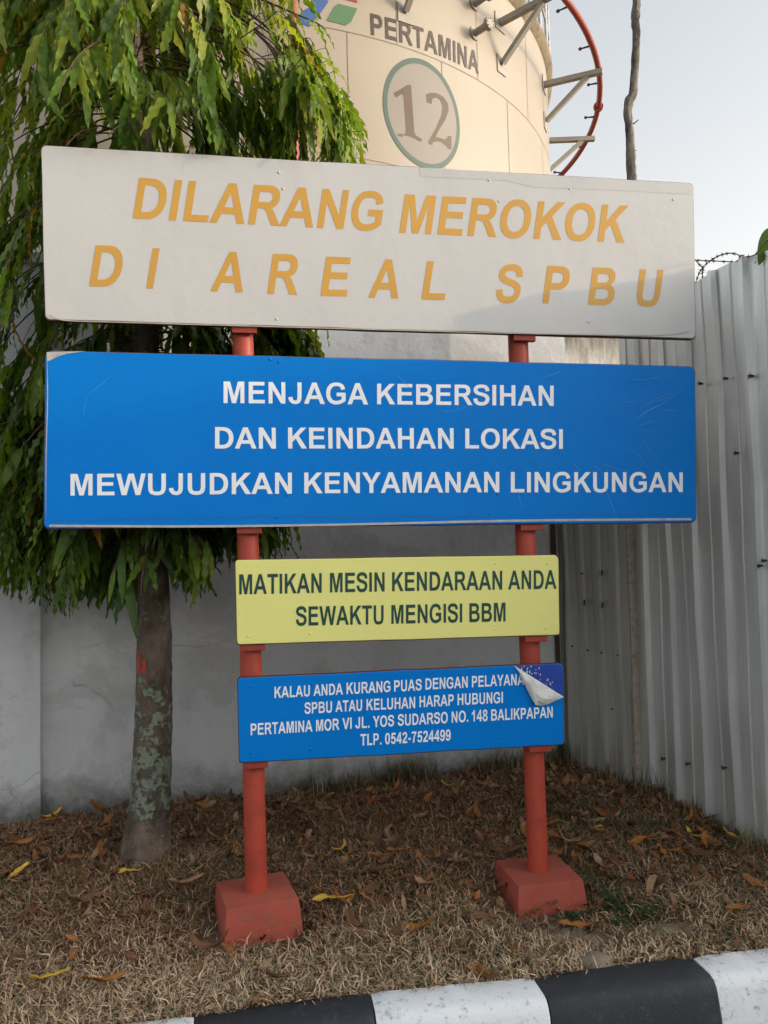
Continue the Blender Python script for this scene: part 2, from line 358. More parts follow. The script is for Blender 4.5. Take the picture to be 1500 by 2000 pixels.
GL = {
 'A': (1479, [[(1471, 0), (1149, 0), (1021, 333), (435, 333), (314, 0), (0, 0), (571, 1466), (884, 1466)], [(926, 580), (724, 1124), (526, 580)]]),
 'B': (1479, [[(150, 0), (150, 1466)]+sarc(830, 1100, 470, 366, 90, -50)+sarc(850, 418, 540, 418, 62, -90),
       [(446, 1222)]+sarc(790, 1053, 215, 169, 90, -90)+[(446, 884)], [(446, 640)]+sarc(820, 443, 265, 197, 90, -90)+[(446, 246)]]),
 'D': (1479, [[(150, 0), (150, 1466)]+sarc(690, 733, 700, 733, 90, -90), [(446, 1219)]+sarc(640, 733, 445, 486, 90, -90)+[(446, 247)]]),
 'E': (1366, [[(149, 0), (149, 1466), (1236, 1466), (1236, 1218), (445, 1218), (445, 893), (1181, 893), (1181, 646), (445, 646), (445, 247), (1264, 247), (1264, 0)]]),
 'G': (1593, [stroke(smooth2([(1290, 1010), (1200, 1230), (1040, 1335), (810, 1366), (500, 1300), (290, 1060), (225, 733), (290, 400), (500, 165), (810, 100), (1100, 160), (1318, 290)])+[(1318, 668), (823, 668)])]),
 'H': (1479, [[(150, 0), (150, 1466), (446, 1466), (446, 889), (1026, 889), (1026, 1466), (1322, 1466), (1322, 0), (1026, 0), (1026, 641), (446, 641), (446, 0)]]),
 'I': (569, [[(140, 0), (140, 1466), (436, 1466), (436, 0)]]),
 'J': (1139, [stroke([(825, 1466)]+smooth2([(825, 620), (815, 380), (760, 200), (640, 115), (520, 100), (350, 140), (220, 290), (180, 460)]))]),
 'K': (1479, [[(150, 0), (150, 1466), (446, 1466), (446, 815), (1044, 1466), (1442, 1466), (890, 895), (1472, 0), (1089, 0), (686, 688), (446, 443), (446, 0)]]),
 'L': (1251, [[(157, 0), (157, 1466), (453, 1466), (453, 247), (1189, 247), (1189, 0)]]),
 'M': (1706, [[(145, 0), (145, 1466), (588, 1466), (854, 466), (1117, 1466), (1561, 1466), (1561, 0), (1286, 0), (1286, 1154), (995, 0), (710, 0), (420, 1154), (420, 0)]]),
 'N': (1479, [[(152, 0), (152, 1466), (440, 1466), (1040, 487), (1040, 1466), (1315, 1466), (1315, 0), (1018, 0), (427, 956), (427, 0)]]),
 'O': (1593, [ell(797, 733, 711, 758), ell(797, 733, 405, 505)]),
 'P': (1366, [[(149, 0), (149, 1466)]+sarc(790, 1009, 476, 457, 90, -90)+[(445, 552), (445, 0)], [(445, 1218)]+sarc(740, 1010, 220, 208, 90, -90)+[(445, 802)]]),
 'R': (1479, [[(150, 0), (150, 1466)]+sarc(850, 1040, 480, 426, 90, -70)+[(1110, 585), (1190, 480), (1490, 0), (1136, 0), (900, 400), (800, 550), (720, 600), (600, 612), (446, 612), (446, 0)],
       [(446, 1218)]+sarc(820, 1032, 205, 186, 90, -90)+[(446, 846)]]),
 'S': (1366, [stroke(smooth2([(1135, 1010), (1090, 1210), (930, 1335), (680, 1366), (400, 1320), (250, 1170), (260, 1000), (400, 880), (660, 800), (950, 710), (1120, 560), (1120, 340), (970, 165), (690, 100), (410, 150), (265, 290), (215, 490)]), 255)]),
 'T': (1251, [[(479, 0), (479, 1218), (44, 1218), (44, 1466), (1209, 1466), (1209, 1218), (775, 1218), (775, 0)]]),
 'U': (1479, [stroke([(295, 1466)]+smooth2([(295, 640), (310, 380), (400, 190), (560, 115), (735, 100), (910, 115), (1070, 190), (1160, 380), (1177, 640)])+[(1177, 1466)])]),
 'V': (1366, [[(523, 0), (0, 1466), (320, 1466), (691, 381), (1050, 1466), (1363, 1466), (838, 0)]]),
 'W': (1933, [[(360, 0), (10, 1466), (313, 1466), (534, 459), (802, 1466), (1154, 1466), (1411, 442), (1636, 1466), (1934, 1466), (1578, 0), (1264, 0), (972, 1096), (681, 0)]]),
 'Y': (1366, [[(536, 0), (536, 617), (-1, 1466), (346, 1466), (691, 886), (1029, 1466), (1370, 1466), (831, 615), (831, 0)]]),
 '0': (1139, [ell(567, 733, 487, 750), ell(567, 733, 205, 520)]),
 '1': (1139, [[(806, 0), (525, 0), (525, 1059), (371, 930), (169, 846), (169, 1101), (330, 1170), (490, 1300), (578, 1472), (806, 1472)]]),
 '2': (1139, [[(78, 0), (1028, 0), (1028, 261), (490, 261), (560, 350), (760, 540), (920, 720), (1000, 880), (1026, 1045), (980, 1250), (830, 1410), (575, 1472), (320, 1420), (160, 1290), (100, 1045), (370, 1018), (400, 1150), (470, 1215), (560, 1238), (680, 1210), (735, 1130), (745, 1040), (700, 900), (600, 770), (360, 540), (180, 330), (100, 170)]]),
 '4': (1139, [[(638, 0), (638, 295), (36, 295), (36, 541), (674, 1472), (911, 1472), (911, 542), (1094, 542), (1094, 295), (911, 295), (911, 0)], [(638, 542), (638, 1043), (298, 542)]]),
 '5': (1139, [[(91, 377), (371, 406), (400, 300), (480, 225), (566, 206), (700, 250), (780, 400), (775, 560), (700, 680), (570, 720), (450, 690), (350, 610), (122, 643), (266, 1446), (1012, 1446), (1012, 1182), (480, 1182), (436, 932), (530, 965), (630, 970), (850, 900), (1010, 730), (1062, 490), (1010, 250), (860, 60), (566, -25), (320, 30), (160, 170)]]),
 '7': (1139, [[(86, 1185), (86, 1446), (1046, 1446), (1046, 1241), (850, 1000), (720, 740), (640, 420), (600, 0), (330, 0), (350, 300), (430, 650), (560, 950), (720, 1185)]]),
 '8': (1139, [smooth2([(565, 1472), (800, 1430), (960, 1300), (1003, 1095), (950, 920), (803, 793), (980, 660), (1065, 440), (1030, 220), (880, 50), (565, -25), (250, 50), (100, 220), (66, 420), (130, 630), (335, 793), (190, 900), (130, 1095), (170, 1300), (330, 1430)], 3, True), ell(566, 1083, 175, 165), ell(565, 428, 215, 220)]),
 '9': (1139, [[(80, 340), (352, 370), (390, 260), (500, 205), (620, 230), (730, 360), (790, 620), (660, 500), (480, 470), (280, 520), (120, 680), (58, 960), (120, 1230), (300, 1420), (540, 1472), (780, 1420), (970, 1230), (1070, 900), (1060, 560), (960, 240), (800, 50), (520, -25), (300, 15), (140, 140)], ell(555, 965, 205, 250)]),
 '.': (569, [[(146, 0), (146, 281), (427, 281), (427, 0)]]),
 '-': (682, [[(115, 391), (115, 672), (567, 672), (567, 391)]]),
}
def word_polys(txt):
    out = []; x = 0; lo, hi = 1e9, -1e9
    for ch in txt:
        adv, loops = GL[ch]
        L = [[(px+x, py) for px, py in lp] for lp in loops]
        lo = min(lo, min(p[0] for p in L[0])); hi = max(hi, max(p[0] for p in L[0]))
        out.append(L); x += adv
    return [[[((px-lo)/(hi-lo), py/CAPH) for px, py in lp] for lp in L] for L in out]
def put_word(mb, txt, quad, fn, m=0, grow=0):
    """quad: BL, BR, TR, TL as 2-D points of the carrying surface; fn turns such a point into the world"""
    BL, BR, TR, TL = [Vector(q) for q in quad]
    for L in word_polys(txt):
        tri = tessellate_polygon([[Vector((x, y, 0)) for x, y in lp] for lp in L])
        flat = [p for lp in L for p in lp]
        vs = []
        for x, y in flat:
            q = (BL*(1-x)+BR*x)*(1-y) + (TL*(1-x)+TR*x)*y
            vs.append(fn(q))
        fs = []
        for a, b_, c_ in tri:
            A_, B_, C_ = [Vector(flat[i]) for i in (a, b_, c_)]
            cr = (B_-A_).cross(C_-A_) if False else (B_.x-A_.x)*(C_.y-A_.y)-(B_.y-A_.y)*(C_.x-A_.x)
            if abs(cr) < 1e-12: continue
            fs.append((a, b_, c_) if cr > 0 else (a, c_, b_))
        mb.add(vs, fs, m)

# ------------------------------------------------------------------ the sign stand
YAW = rad(9.31); SD = Vector((math.cos(YAW), math.sin(YAW), 0)); SN = Vector((math.sin(YAW), -math.cos(YAW), 0)); SP = Vector((0, 3.33, 0))
def sw(u, z, wv=0.0): return SP + SD*u + SN*wv + Vector((0, 0, z))
def uz(px, py, wv=0.0):
    p = on_plane(SP+SN*wv, SN, px, py) - SP
    return Vector((p.dot(SD), p.z))
STAND = empty('sign_stand', sw(0.05, -0.10, -.08), 'four notice boards in white, blue, yellow and blue stacked on two red posts', 'notice sign')

def rounded(corners, r, n=5):
    """corners: TL TR BR BL (u,z); r: one radius or four"""
    out = []; rs = r if isinstance(r, (list, tuple)) else [r]*4
    for i in range(4):
        p = Vector(corners[i]); a = (Vector(corners[i-1])-p).normalized(); b_ = (Vector(corners[(i+1) % 4])-p).normalized()
        c = p + (a+b_)*rs[i]
        for k in range(n+1):
            t_ = k/n
            d = (-b_*(1-t_)*1.0 - a*t_); d = d.normalized()
            out.append(c + d*rs[i])
    return out
def board(name, px, r, face, label, thick=0.03, rim=0.0025, wob=0.0012, wl=8):
    cs = [uz(*p) for p in px]
    loop = rounded(cs, r)
    # densify the long edges and let them waver like hand-folded sheet metal
    pts = []
    for i in range(len(loop)):
        a, b_ = loop[i], loop[(i+1) % len(loop)]; n = max(1, int((b_-a).length/0.04))
        for k in range(n): pts.append(a.lerp(b_, k/n))
    ph = random.random()*9
    cen = sum(pts, Vector((0, 0)))/len(pts)
    pts = [p + (p-cen).normalized()*wob*(math.sin(p.x*wl+ph)+.6*math.sin(p.x*wl*2.7+p.y*11+ph*2)) for p in pts]
    def off(d): return [p + Vector((math.copysign(1, p.x-cen.x), math.copysign(1, p.y-cen.y)))*d for p in pts]
    mb = MB(); n = len(pts)
    f0 = [sw(p.x, p.y, 0) for p in off(-.0025)]; f1 = [sw(p.x, p.y, -.0035) for p in pts]
    rings = [f0, f1, [sw(p.x, p.y, -.005) for p in pts], [sw(p.x, p.y, -.0055) for p in off(rim)], [sw(p.x, p.y, -thick) for p in off(rim)]]
    mb.add(f0, [list(range(n))[::-1]], 0)
    for a in range(4):
        vs = rings[a]+rings[a+1]
        mb.add(vs, [(i, (i+1) % n, n+(i+1) % n, n+i) for i in range(n)], 0 if a == 0 else 1)
    mb.add(rings[-1], [list(range(n))], 1)
    o = mb.build(name, [face, M['rim']], STAND)
    # put normals the right way round
    bm = bmesh.new(); bm.from_mesh(o.data); bmesh.ops.remove_doubles(bm, verts=bm.verts, dist=1e-5)
    bmesh.ops.recalc_face_normals(bm, faces=bm.faces); bm.to_mesh(o.data); bm.free()
    o['label'] = label
    return o
BW = board('sign_board', [(80, 283), (1354, 358), (1359, 661), (88, 624)], .02, M['white'], 'big white board with slanted gold capitals')
BB = board('sign_board', [(89, 685), (1358, 716), (1361, 1020), (86, 1032)], [.03, .03, .03, .02], M['blue'], 'long blue board with three lines of white capitals')
BY = board('sign_board', [(460, 1094), (1091, 1084), (1093, 1240), (463, 1259)], [.012, .022, .012, .012], M['yellow'], 'small yellow board with dark green capitals', wob=.0008)
BL_ = board('sign_board', [(464, 1325), (1100, 1296), (1103, 1454), (468, 1490)], [.012, .02, .014, .012], M['blue'], 'small blue board with peeling corner', wob=.0012, wl=13)

def lettering(parent, items, mat, lift=.0010):
    last = None
    groups = []
    for it in items:                           # one mesh for each written line
        if last is not None and it[1][0] > last: groups[-1].append(it)
        else: groups.append([it])
        last = it[1][0]
    for g in groups:
        mb = MB()
        for txt, bl, br, tr, tl in g:
            put_word(mb, txt, [uz(*q) for q in (bl, br, tr, tl)], lambda q: sw(q.x, q.y, lift))
        mb.build('lettering', mat, parent)
lettering(BW, [
 ('DILARANG', (259.3, 426.7), (742.4, 451.5), (753.6, 376), (272, 347.3)),
 ('MEROKOK', (780, 454.7), (1220, 474.3), (1229, 402), (791.2, 379.5)),
 ('D', (174, 559.3), (232.3, 561), (245.7, 480.5), (187.3, 479)),
 ('I', (285.7, 563.3), (298.7, 564), (312, 485), (298.7, 484.7)),
 ('A', (410.7, 568.7), (474.3, 571.3), (487.3, 492.7), (423.7, 491.3)),
 ('R', (522.1, 573.9), (580.5, 575.7), (591.7, 497.3), (533.3, 496)),
 ('E', (625.9, 577.9), (677.3, 579.2), (686.5, 503), (637.3, 501)),
 ('A', (718.7, 581.6), (778.1, 583.2), (789.3, 507.5), (729.9, 505.9)),
 ('L', (823.2, 584.8), (868, 586.1), (879.7, 511), (834.4, 509.9)),
 ('S', (966, 590), (1013.3, 592), (1024.3, 518.3), (977, 516.3)),
 ('P', (1059, 592.3), (1105, 594), (1116, 521), (1069.3, 519)),
 ('B', (1148, 595.3), (1197.3, 597), (1208, 524), (1158.3, 522.3)),
 ('U', (1240.3, 597.5), (1286, 599), (1296, 527.3), (1250.3, 525.7))], M['gold'])
lettering(BB, [
 ('MENJAGA', (436.7, 787.3), (718.8, 790), (718.5, 748.6), (436.7, 745)),
 ('KEBERSIHAN', (736.4, 789.7), (1081.2, 792.9), (1081.2, 753.3), (736.4, 749.4)),
 ('DAN', (420, 876), (539, 876.3), (538.3, 835.3), (420, 834)),
 ('KEINDAHAN', (562.8, 876), (886.2, 876.2), (885.7, 836.2), (562.4, 835.1)),
 ('LOKASI', (908.6, 876), (1099.2, 876.8), (1099.2, 838.3), (908.6, 836.8)),
 ('MEWUJUDKAN', (137.7, 968), (570, 964.3), (570, 923), (137.7, 925.7)),
 ('KENYAMANAN', (594.2, 963.6), (975, 961.4), (975, 921.6), (594.2, 923)),
 ('LINGKUNGAN', (997.6, 961.8), (1333.4, 961.1), (1333.4, 922.6), (997.6, 921.9))], M['letter_white'])
lettering(BY, [
 ('MATIKAN', (467.3, 1161), (628.3, 1157.7), (628.3, 1119.3), (467.3, 1121.9)),
 ('MESIN', (644.4, 1157.2), (751.2, 1155.3), (751.2, 1117.6), (644.4, 1119)),
 ('KENDARAAN', (765.8, 1154.8), (980.8, 1151.7), (980.8, 1114.7), (765.8, 1117.6)),
 ('ANDA', (992.3, 1151.4), (1086.9, 1150), (1086.4, 1113.3), (992.8, 1114.7)),
 ('SEWAKTU', (577.9, 1222.2), (749.3, 1218.9), (749.3, 1181.9), (577.9, 1184.8)),
 ('MENGISI', (764.3, 1218.4), (902.8, 1215.5), (902.8, 1178.6), (764.3, 1181.7)),
 ('BBM', (916.7, 1215.3), (987.3, 1213.6), (987.3, 1176.9), (916.7, 1178.3))], M['letter_green'])
lettering(BL_, [
 ('KALAU', (536.1, 1363.3), (605.2, 1359.8), (605.2, 1337.9), (536.1, 1341.1)),
 ('ANDA', (612.2, 1359.3), (669.8, 1356.3), (669.8, 1334.1), (612.2, 1337.4)),
 ('KURANG', (676.8, 1355.8), (762.5, 1351.2), (762.5, 1329.5), (676.8, 1333.4)),
 ('PUAS', (769.7, 1350.9), (823.6, 1348.1), (823.6, 1326), (769.7, 1328.8)),
 ('DENGAN', (830.9, 1347), (913.5, 1343), (913.5, 1320.8), (830.9, 1325)),
 ('PELAYANA', (921.6, 1342.5), (1023.8, 1337.2), (1023.8, 1315.6), (921.6, 1320.4)),
 ('SPBU', (594.7, 1394.3), (648.4, 1391.5), (648.4, 1369.4), (594.7, 1372.2)),
 ('ATAU', (655.1, 1390.6), (707.2, 1388), (707.2, 1365.9), (655.1, 1368.9)),
 ('KELUHAN', (715.8, 1387.3), (810.8, 1383.1), (810.8, 1360.7), (715.8, 1365.6)),
 ('HARAP', (819.2, 1381.3), (886.2, 1378), (886.2, 1355.8), (819.2, 1359.6)),
 ('HUBUNGI', (893.6, 1377.3), (982.1, 1372.9), (982.1, 1351.2), (893.6, 1355.1)),
 ('PERTAMINA', (489.7, 1436.1), (610.3, 1428.6), (610.3, 1406.2), (489.7, 1413.2)),
 ('MOR', (617.3, 1428.2), (662.8, 1425.4), (662.8, 1403), (617.3, 1406)),
 ('VI', (668.7, 1424.7), (686.9, 1423.3), (686.9, 1401.3), (668.7, 1402.5)),
 ('JL.', (693.9, 1422.8), (721.6, 1421.2), (721.6, 1399), (693.9, 1400.9)),
 ('YOS', (728.2, 1420.7), (769.5, 1418.1), (769.5, 1396.2), (728.2, 1398.5)),
 ('SUDARSO', (776.7, 1417.7), (874.5, 1412.3), (874.5, 1390.1), (776.7, 1395.5)),
 ('NO.', (882, 1411.6), (914.6, 1409.7), (914.6, 1387.3), (882, 1389.7)),
 ('148', (921.2, 1409.5), (952.2, 1408.1), (952.2, 1385.5), (921.2, 1386.9)),
 ('BALIKPAPAN', (959.2, 1407.6), (1079.4, 1401.3), (1079.4, 1379.9), (959.2, 1385.5)),
 ('TLP.', (704.1, 1456.6), (745, 1453.8), (745, 1431.7), (704.1, 1434)),
 ('0542-7524499', (752, 1453.8), (880.3, 1446.1), (880.3, 1424), (752, 1431.7))], M['letter_white'])

def strip(mb, px, wd, lift, m=0, taper=True):
    P = [uz(*q) for q in px]
    P = [Vector((v.x, v.y)) for v in catmull([(p.x, p.y, 0) for p in P], 5)]
    L, R = [], []
    for i, p in enumerate(P):
        d = (P[min(i+1, len(P)-1)]-P[max(i-1, 0)]).normalized(); n = Vector((-d.y, d.x))
        k = wd/2*(math.sin(math.pi*(i+.25)/(len(P)-.5)) if taper else 1)
        L.append(p+n*k); R.append(p-n*k)
    vs = [sw(p.x, p.y, lift) for p in L+R]; n = len(L)
    mb.add(vs, [(n+i, n+i+1, i+1, i) for i in range(n-1)], m)
# scratches, worn white edges, overlapped film
mb = MB()
for q in ([(1240, 826), (1260, 806), (1300, 785), (1345, 752)], [(1238, 822), (1265, 802), (1305, 783)], [(1250, 800), (1280, 780), (1320, 765)], [(1262, 792), (1300, 778), (1318, 770)],
          [(1240, 840), (1275, 841), (1305, 845)], [(1236, 842), (1262, 868), (1280, 895), (1315, 925)], [(1215, 873), (1245, 888), (1262, 910), (1270, 918)], [(1175, 906), (1200, 914), (1230, 922)],
          [(1158, 908), (1172, 920), (1178, 935)], [(1180, 945), (1192, 980), (1205, 1012)], [(1120, 905), (1130, 917), (1138, 922)], [(1010, 950), (1015, 975), (1018, 990)], [(1245, 833), (1265, 826), (1283, 821)],
          [(172, 770), (180, 765), (205, 745), (222, 728)], [(163, 815), (166, 795), (173, 770)], [(1060, 738), (1085, 730), (1098, 722)], [(765, 727), (785, 742), (806, 765)], [(850, 800), (880, 803), (915, 793)],
          [(1210, 738), (1255, 742), (1310, 730)], [(1290, 800), (1330, 803)], [(1218, 786), (1245, 784)]):
    strip(mb, q, .0020, .0022)
mb.build('scratches', M['scratch'], BB)
mb = MB(); strip(mb, [(96, 1027), (400, 1028), (700, 1024), (1000, 1017), (1350, 1014)], .009, .0012, 0, False)
strip(mb, [(92, 693), (93, 780), (90, 900), (90, 1015)], .004, .0012, 0, True)
# the worn upper left corner where the film has come away
c0 = [uz(*q) for q in [(91, 688), (168, 686), (130, 691), (112, 697), (98, 704), (92, 706)]]
mb.add([sw(p.x, p.y, .0014) for p in c0], [list(range(6))[::-1]])
mb.build('worn_edge', M['rimpale'], BB)
mb = MB(); strip(mb, [(100, 1017), (500, 1009), (900, 1008), (1350, 1002)], .0022, .0012, 0, False)
mb.build('film_crease', simple('blue_crease', (.02, .13, .42), .3, .05, bstr=0), BB)
mb = MB()
q = [uz(*p) for p in [(820, 327), (1346, 359), (1349, 380), (1200, 372), (1040, 366), (990, 353), (820, 345)]]
mb.add([sw(p.x, p.y, .0008) for p in q], [list(range(7))[::-1]])
mb.build('film_overlap', M['white_band'], BW)
mb = MB(); strip(mb, [(96, 616), (130, 626), (250, 630), (600, 640), (1000, 651), (1280, 655), (1345, 648)], .004, .0012, 0, False)
mb.build('worn_edge', simple('white_fold', (.42, .36, .28), .5, .3, 20, bstr=0), BW)
# rivet heads
def rivets(parent, px, mat, r=.006):
    for q in px:
        mb = MB(); p = uz(*q); base = len(mb.v); n = 10; vs = []
        for k, (rr, hh) in enumerate(((1, .0006), (.8, .0022), (.4, .0032))):
            vs += [sw(p.x+r*rr*math.cos(2*math.pi*i/n), p.y+r*rr*math.sin(2*math.pi*i/n), hh) for i in range(n)]
        fs = []
        for k in range(2): fs += [(k*n+i, k*n+(i+1) % n, (k+1)*n+(i+1) % n, (k+1)*n+i) for i in range(n)]
        fs.append([2*n+i for i in range(n)]); fs = [f[::-1] if False else f for f in fs]
        mb.add(vs, fs)
        mb.build('rivet', mat, parent, smooth=True)
rivets(BW, [(553, 369), (975, 393), (955, 352), (1315, 390), (540, 623), (1113, 369), (1150, 629), (545, 337)], M['white'])
rivets(BB, [(528, 702), (545, 707), (540, 1010), (956, 1003), (908, 1010), (560, 967), (972, 965)], M['blue'])
rivets(BY, [(605, 1238), (485, 1243), (968, 1229), (1065, 1227), (1068, 1101), (968, 1101)], M['yellow'], .005)
rivets(BL_, [(491, 1341), (491, 1470), (607, 1463), (973, 1440), (1083, 1435), (735, 1450), (610, 1336)], M['blue'], .006)
# peeled corner: old darker blue below, residue, and the turned-down film
mb = MB(); q = [uz(*p) for p in [(1004, 1300.5), (1090, 1297.5), (1097, 1303), (1101, 1358), (1095, 1362)]]
mb.add([sw(p.x, p.y, .0010) for p in q], [list(range(5))[::-1]], 0)
for i in range(46):
    a = random.random(); bq = (1018+a*62+random.gauss(0, 6), 1304+a*22+random.gauss(0, 7)+a*a*18)
    if bq[1] < 1301 or bq[0] > 1094 or (bq[1]-1301) > (bq[0]-1006)*.60: continue
    n = random.randint(5, 7); s_ = random.uniform(.7, 3.2); a0 = random.random()*6
    pts = [(bq[0]+s_*random.uniform(.3, 1)*math.cos(a0+6.283*k/n)*.6, bq[1]+s_*random.uniform(.5, 1.2)*math.sin(a0+6.283*k/n)) for k in range(n)]
    pts = [uz(*p) for p in pts]
    mb.add([sw(p.x, p.y, .0020+i*1e-5) for p in pts], [list(range(n))[::-1]], 1)
mb.build('bared_corner', [M['deep_blue'], simple('film_residue', (.55, .60, .68), .6, .2, 60, bstr=0)], BL_)
A_ = uz(1003, 1299); B_ = uz(1101, 1361); mb = MB(); g = []
prof_f = [(1003, 1299), (1014, 1315), (1022, 1333), (1030, 1350), (1038, 1366), (1043, 1375), (1055, 1378), (1068, 1375), (1084, 1368), (1101, 1361)]
nr = 5
edge = [uz(*p) for p in prof_f]
for i in range(len(edge)):
    f_ = i/(len(edge)-1); root = A_.lerp(B_, f_)
    for k in range(nr+1):
        s_ = k/nr; p = root.lerp(edge[i], s_)
        span = math.sin(math.pi*f_)
        wv = .003 + random.uniform(-.003, .003)*span + .022*span*(math.sin(math.pi*min(1, s_*1.0)*.85)) + .004*math.sin(f_*17+s_*5)*s_*span
        g.append(sw(p.x, p.y, wv))
fs = [(i*(nr+1)+k, i*(nr+1)+k+1, (i+1)*(nr+1)+k+1, (i+1)*(nr+1)+k) for i in range(len(edge)-1) for k in range(nr)]
mb.add(g, fs); fl = mb.build('peeled_film', M['flapback'], BL_)
fl['label'] = 'grey underside of the peeled film corner'

# posts, brackets, footings
PR = .0445; PWV = -.03-PR-.004
for (top, bot, zt) in (((474.6, 670), (501, 1745), 2.90), ((1013, 700), (1058, 1705), 2.88)):
    a = uz(*top, PWV); b_ = uz(*bot, PWV+PR)
    zb = b_.y
    du = (a.x-b_.x)/(a.y-b_.y)
    def pu(z): return b_.x+du*(z-zb)
    mb = MB()
    n = 24; pts = [zb-.05]+list(np.linspace(zb, zt, 10))
    mb.tube([sw(pu(z), z, PWV) for z in pts], PR, n)
    P_ = mb.build('post', M['red'], STAND, smooth=True)
    for px in ([(88, 624), (1359, 661)], [(86, 1032), (1361, 1020)], [(463, 1259), (1093, 1240)], [(468, 1490), (1103, 1454)]):
        l0, l1 = uz(*px[0]), uz(*px[1]); u = pu(l0.y); zb_ = l0.y+(l1.y-l0.y)*(u-l0.x)/(l1.x-l0.x)
        bb = MB()
        ax = (SD, -SN, Vector((0, 0, 1)))
        bb.box(sw(u+.008, zb_-.013, -.014), .100, .005, .024, ax)
        bb.box(sw(u+.008, zb_-.0265, -.024), .100, .030, .004, ax)
        k = bb.build('bracket', M['bracket'], P_, bevel=.001, seg=1)
    # footing: truncated pyramid of concrete
    c0 = sw(pu(zb), zb, PWV); h = .22; gzz = zb-.002
    fa = rad(19.5 if bot[0] < 800 else 11); ax0 = Vector((math.cos(fa), math.sin(fa), 0)); ay0 = Vector((-ax0.y, ax0.x, 0))
    mb = MB(); vs = []
    for (hw, hd, z) in ((.164, .168, gzz-h), (.142, .145, gzz)):
        for sx, sy in ((-1, -1), (1, -1), (1, 1), (-1, 1)):
            vs.append(c0*1.0 + ax0*sx*hw + ay0*sy*hd + Vector((0, 0, z-c0.z)))
    mb.add(vs, [(3, 2, 1, 0), (4, 5, 6, 7), (0, 1, 5, 4), (1, 2, 6, 5), (2, 3, 7, 6), (3, 0, 4, 7)])
    fo = mb.build('footing', M['redconc'], STAND, bevel=.006, seg=2, smooth=True)

# ------------------------------------------------------------------ wall
m, t, b = new_mat('grey_plaster'); co = objco(t)
c = mix(t, ramp(t, noise(t, co, 1.1, 5), (.3, 0.), (.7, 1.)), (.53, .545, .565), (.61, .625, .645))
c = mix(t, ramp(t, noise(t, co, 3.5, 8, .65, (1, 1, .25)), (.52, 0.), (.75, .35)), c, (.30, .30, .295))
sz = N(t, 'SeparateXYZ'); t.links.new(co, sz.inputs[0])
pch = ramp(t, noise(t, co, 2.1, 10, .7, dist=.6), (.50, 0.), (.56, .5)); c = mix(t, pch, c, (.40, .405, .405))
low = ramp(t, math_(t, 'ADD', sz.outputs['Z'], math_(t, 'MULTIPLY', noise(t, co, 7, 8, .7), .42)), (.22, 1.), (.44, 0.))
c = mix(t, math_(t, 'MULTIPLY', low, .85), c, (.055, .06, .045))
vor = N(t, 'TexVoronoi', feature='DISTANCE_TO_EDGE'); vor.inputs['Scale'].default_value = 1.3
mpn = N(t, 'Mapping'); mpn.inputs['Scale'].default_value = (1, 1, 1.8); t.links.new(co, mpn.inputs[0])
dn = N(t, 'TexNoise'); dn.inputs['Scale'].default_value = 4; dn.inputs['Detail'].default_value = 6; t.links.new(co, dn.inputs['Vector'])
t.links.new(mix(t, .18, mpn.outputs[0], dn.outputs['Color']), vor.inputs['Vector'])
cr = ramp(t, vor.outputs['Distance'], (.0, 1.), (.006, 0.))
crm = math_(t, 'MULTIPLY', cr, ramp(t, noise(t, co, 1.6, 3), (.56, 0.), (.62, .5)))
c = mix(t, crm, c, (.10, .10, .10))
t.links.new(c, b.inputs['Base Color']); b.inputs['Roughness'].default_value = .6; b.inputs['Specular IOR Level'].default_value = .3
hh = math_(t, 'ADD', math_(t, 'MULTIPLY', noise(t, co, 26, 8, .6), .35), noise(t, co, 3, 4)); bump(t, b, hh, .35, .03)
M['plaster'] = m
def wp(px, py, d=0): return on_plane(WP+WN*d, WN, px, py)
wall_top = wp(800, 575).z
WALL = empty('plaster_wall', WP+WD*1.3, 'long grey plastered wall behind the tree and the notice boards', 'wall')
WALL.location.z = 0
def walls(p):  return (p-WP).dot(WD)
s1 = walls(wp(1125, 1300)); s0 = walls(wp(79, 1350))
ax = (WD, -WN, Vector((0, 0, 1)))
def wbox(mb, a, b_, z0, z1, d0, d1, m=0):
    c_ = WP + WD*((a+b_)/2) + WN*((d0+d1)/2) + Vector((0, 0, (z0+z1)/2)); mb.box(c_, b_-a, d1-d0, z1-z0, ax, m)
mb = MB(); wbox(mb, s0-.02, s1, -.5, wall_top, -.18, 0)
mb.build('wall_panel', M['plaster'], WALL)
mb = MB(); sl_ = walls(wp(79, 1350, .07)); wbox(mb, sl_-4.5, sl_, -.5, wall_top+.002, -.175, .07)
mb.build('wall_panel', M['plaster'], WALL, bevel=.004)
mb = MB(); wbox(mb, sl_-4.5, s1+.02, wall_top+.003, wall_top+.06, -.21, .10); mb.build('coping', M['plaster'], WALL, bevel=.006)
m, t, b = new_mat('stained_whitewash'); co = objco(t)
c = mix(t, noise(t, co, 4, 5), (.58, .57, .54), (.70, .69, .66))
sz = N(t, 'SeparateXYZ'); t.links.new(co, sz.inputs[0])
st = ramp(t, math_(t, 'ADD', sz.outputs['Z'], math_(t, 'MULTIPLY', noise(t, co, 9, 8, .7, (1, 1, .2)), .5)), (.10, 0.), (.34, 1.))
st2 = math_(t, 'MULTIPLY', st, ramp(t, noise(t, co, 14, 6, .7, (1, 1, .25)), (.3, .45), (.6, 1.)))
c = mix(t, st2, c, (.11, .095, .06))
t.links.new(c, b.inputs['Base Color']); b.inputs['Roughness'].default_value = .85
bump(t, b, noise(t, co, 40, 6), .4, .01); M['whitewash'] = m
pc0, pc1 = walls(wp(1071, 690, -.02)), walls(wp(1231, 690, -.02))
ptop = wp(1150, 630).z
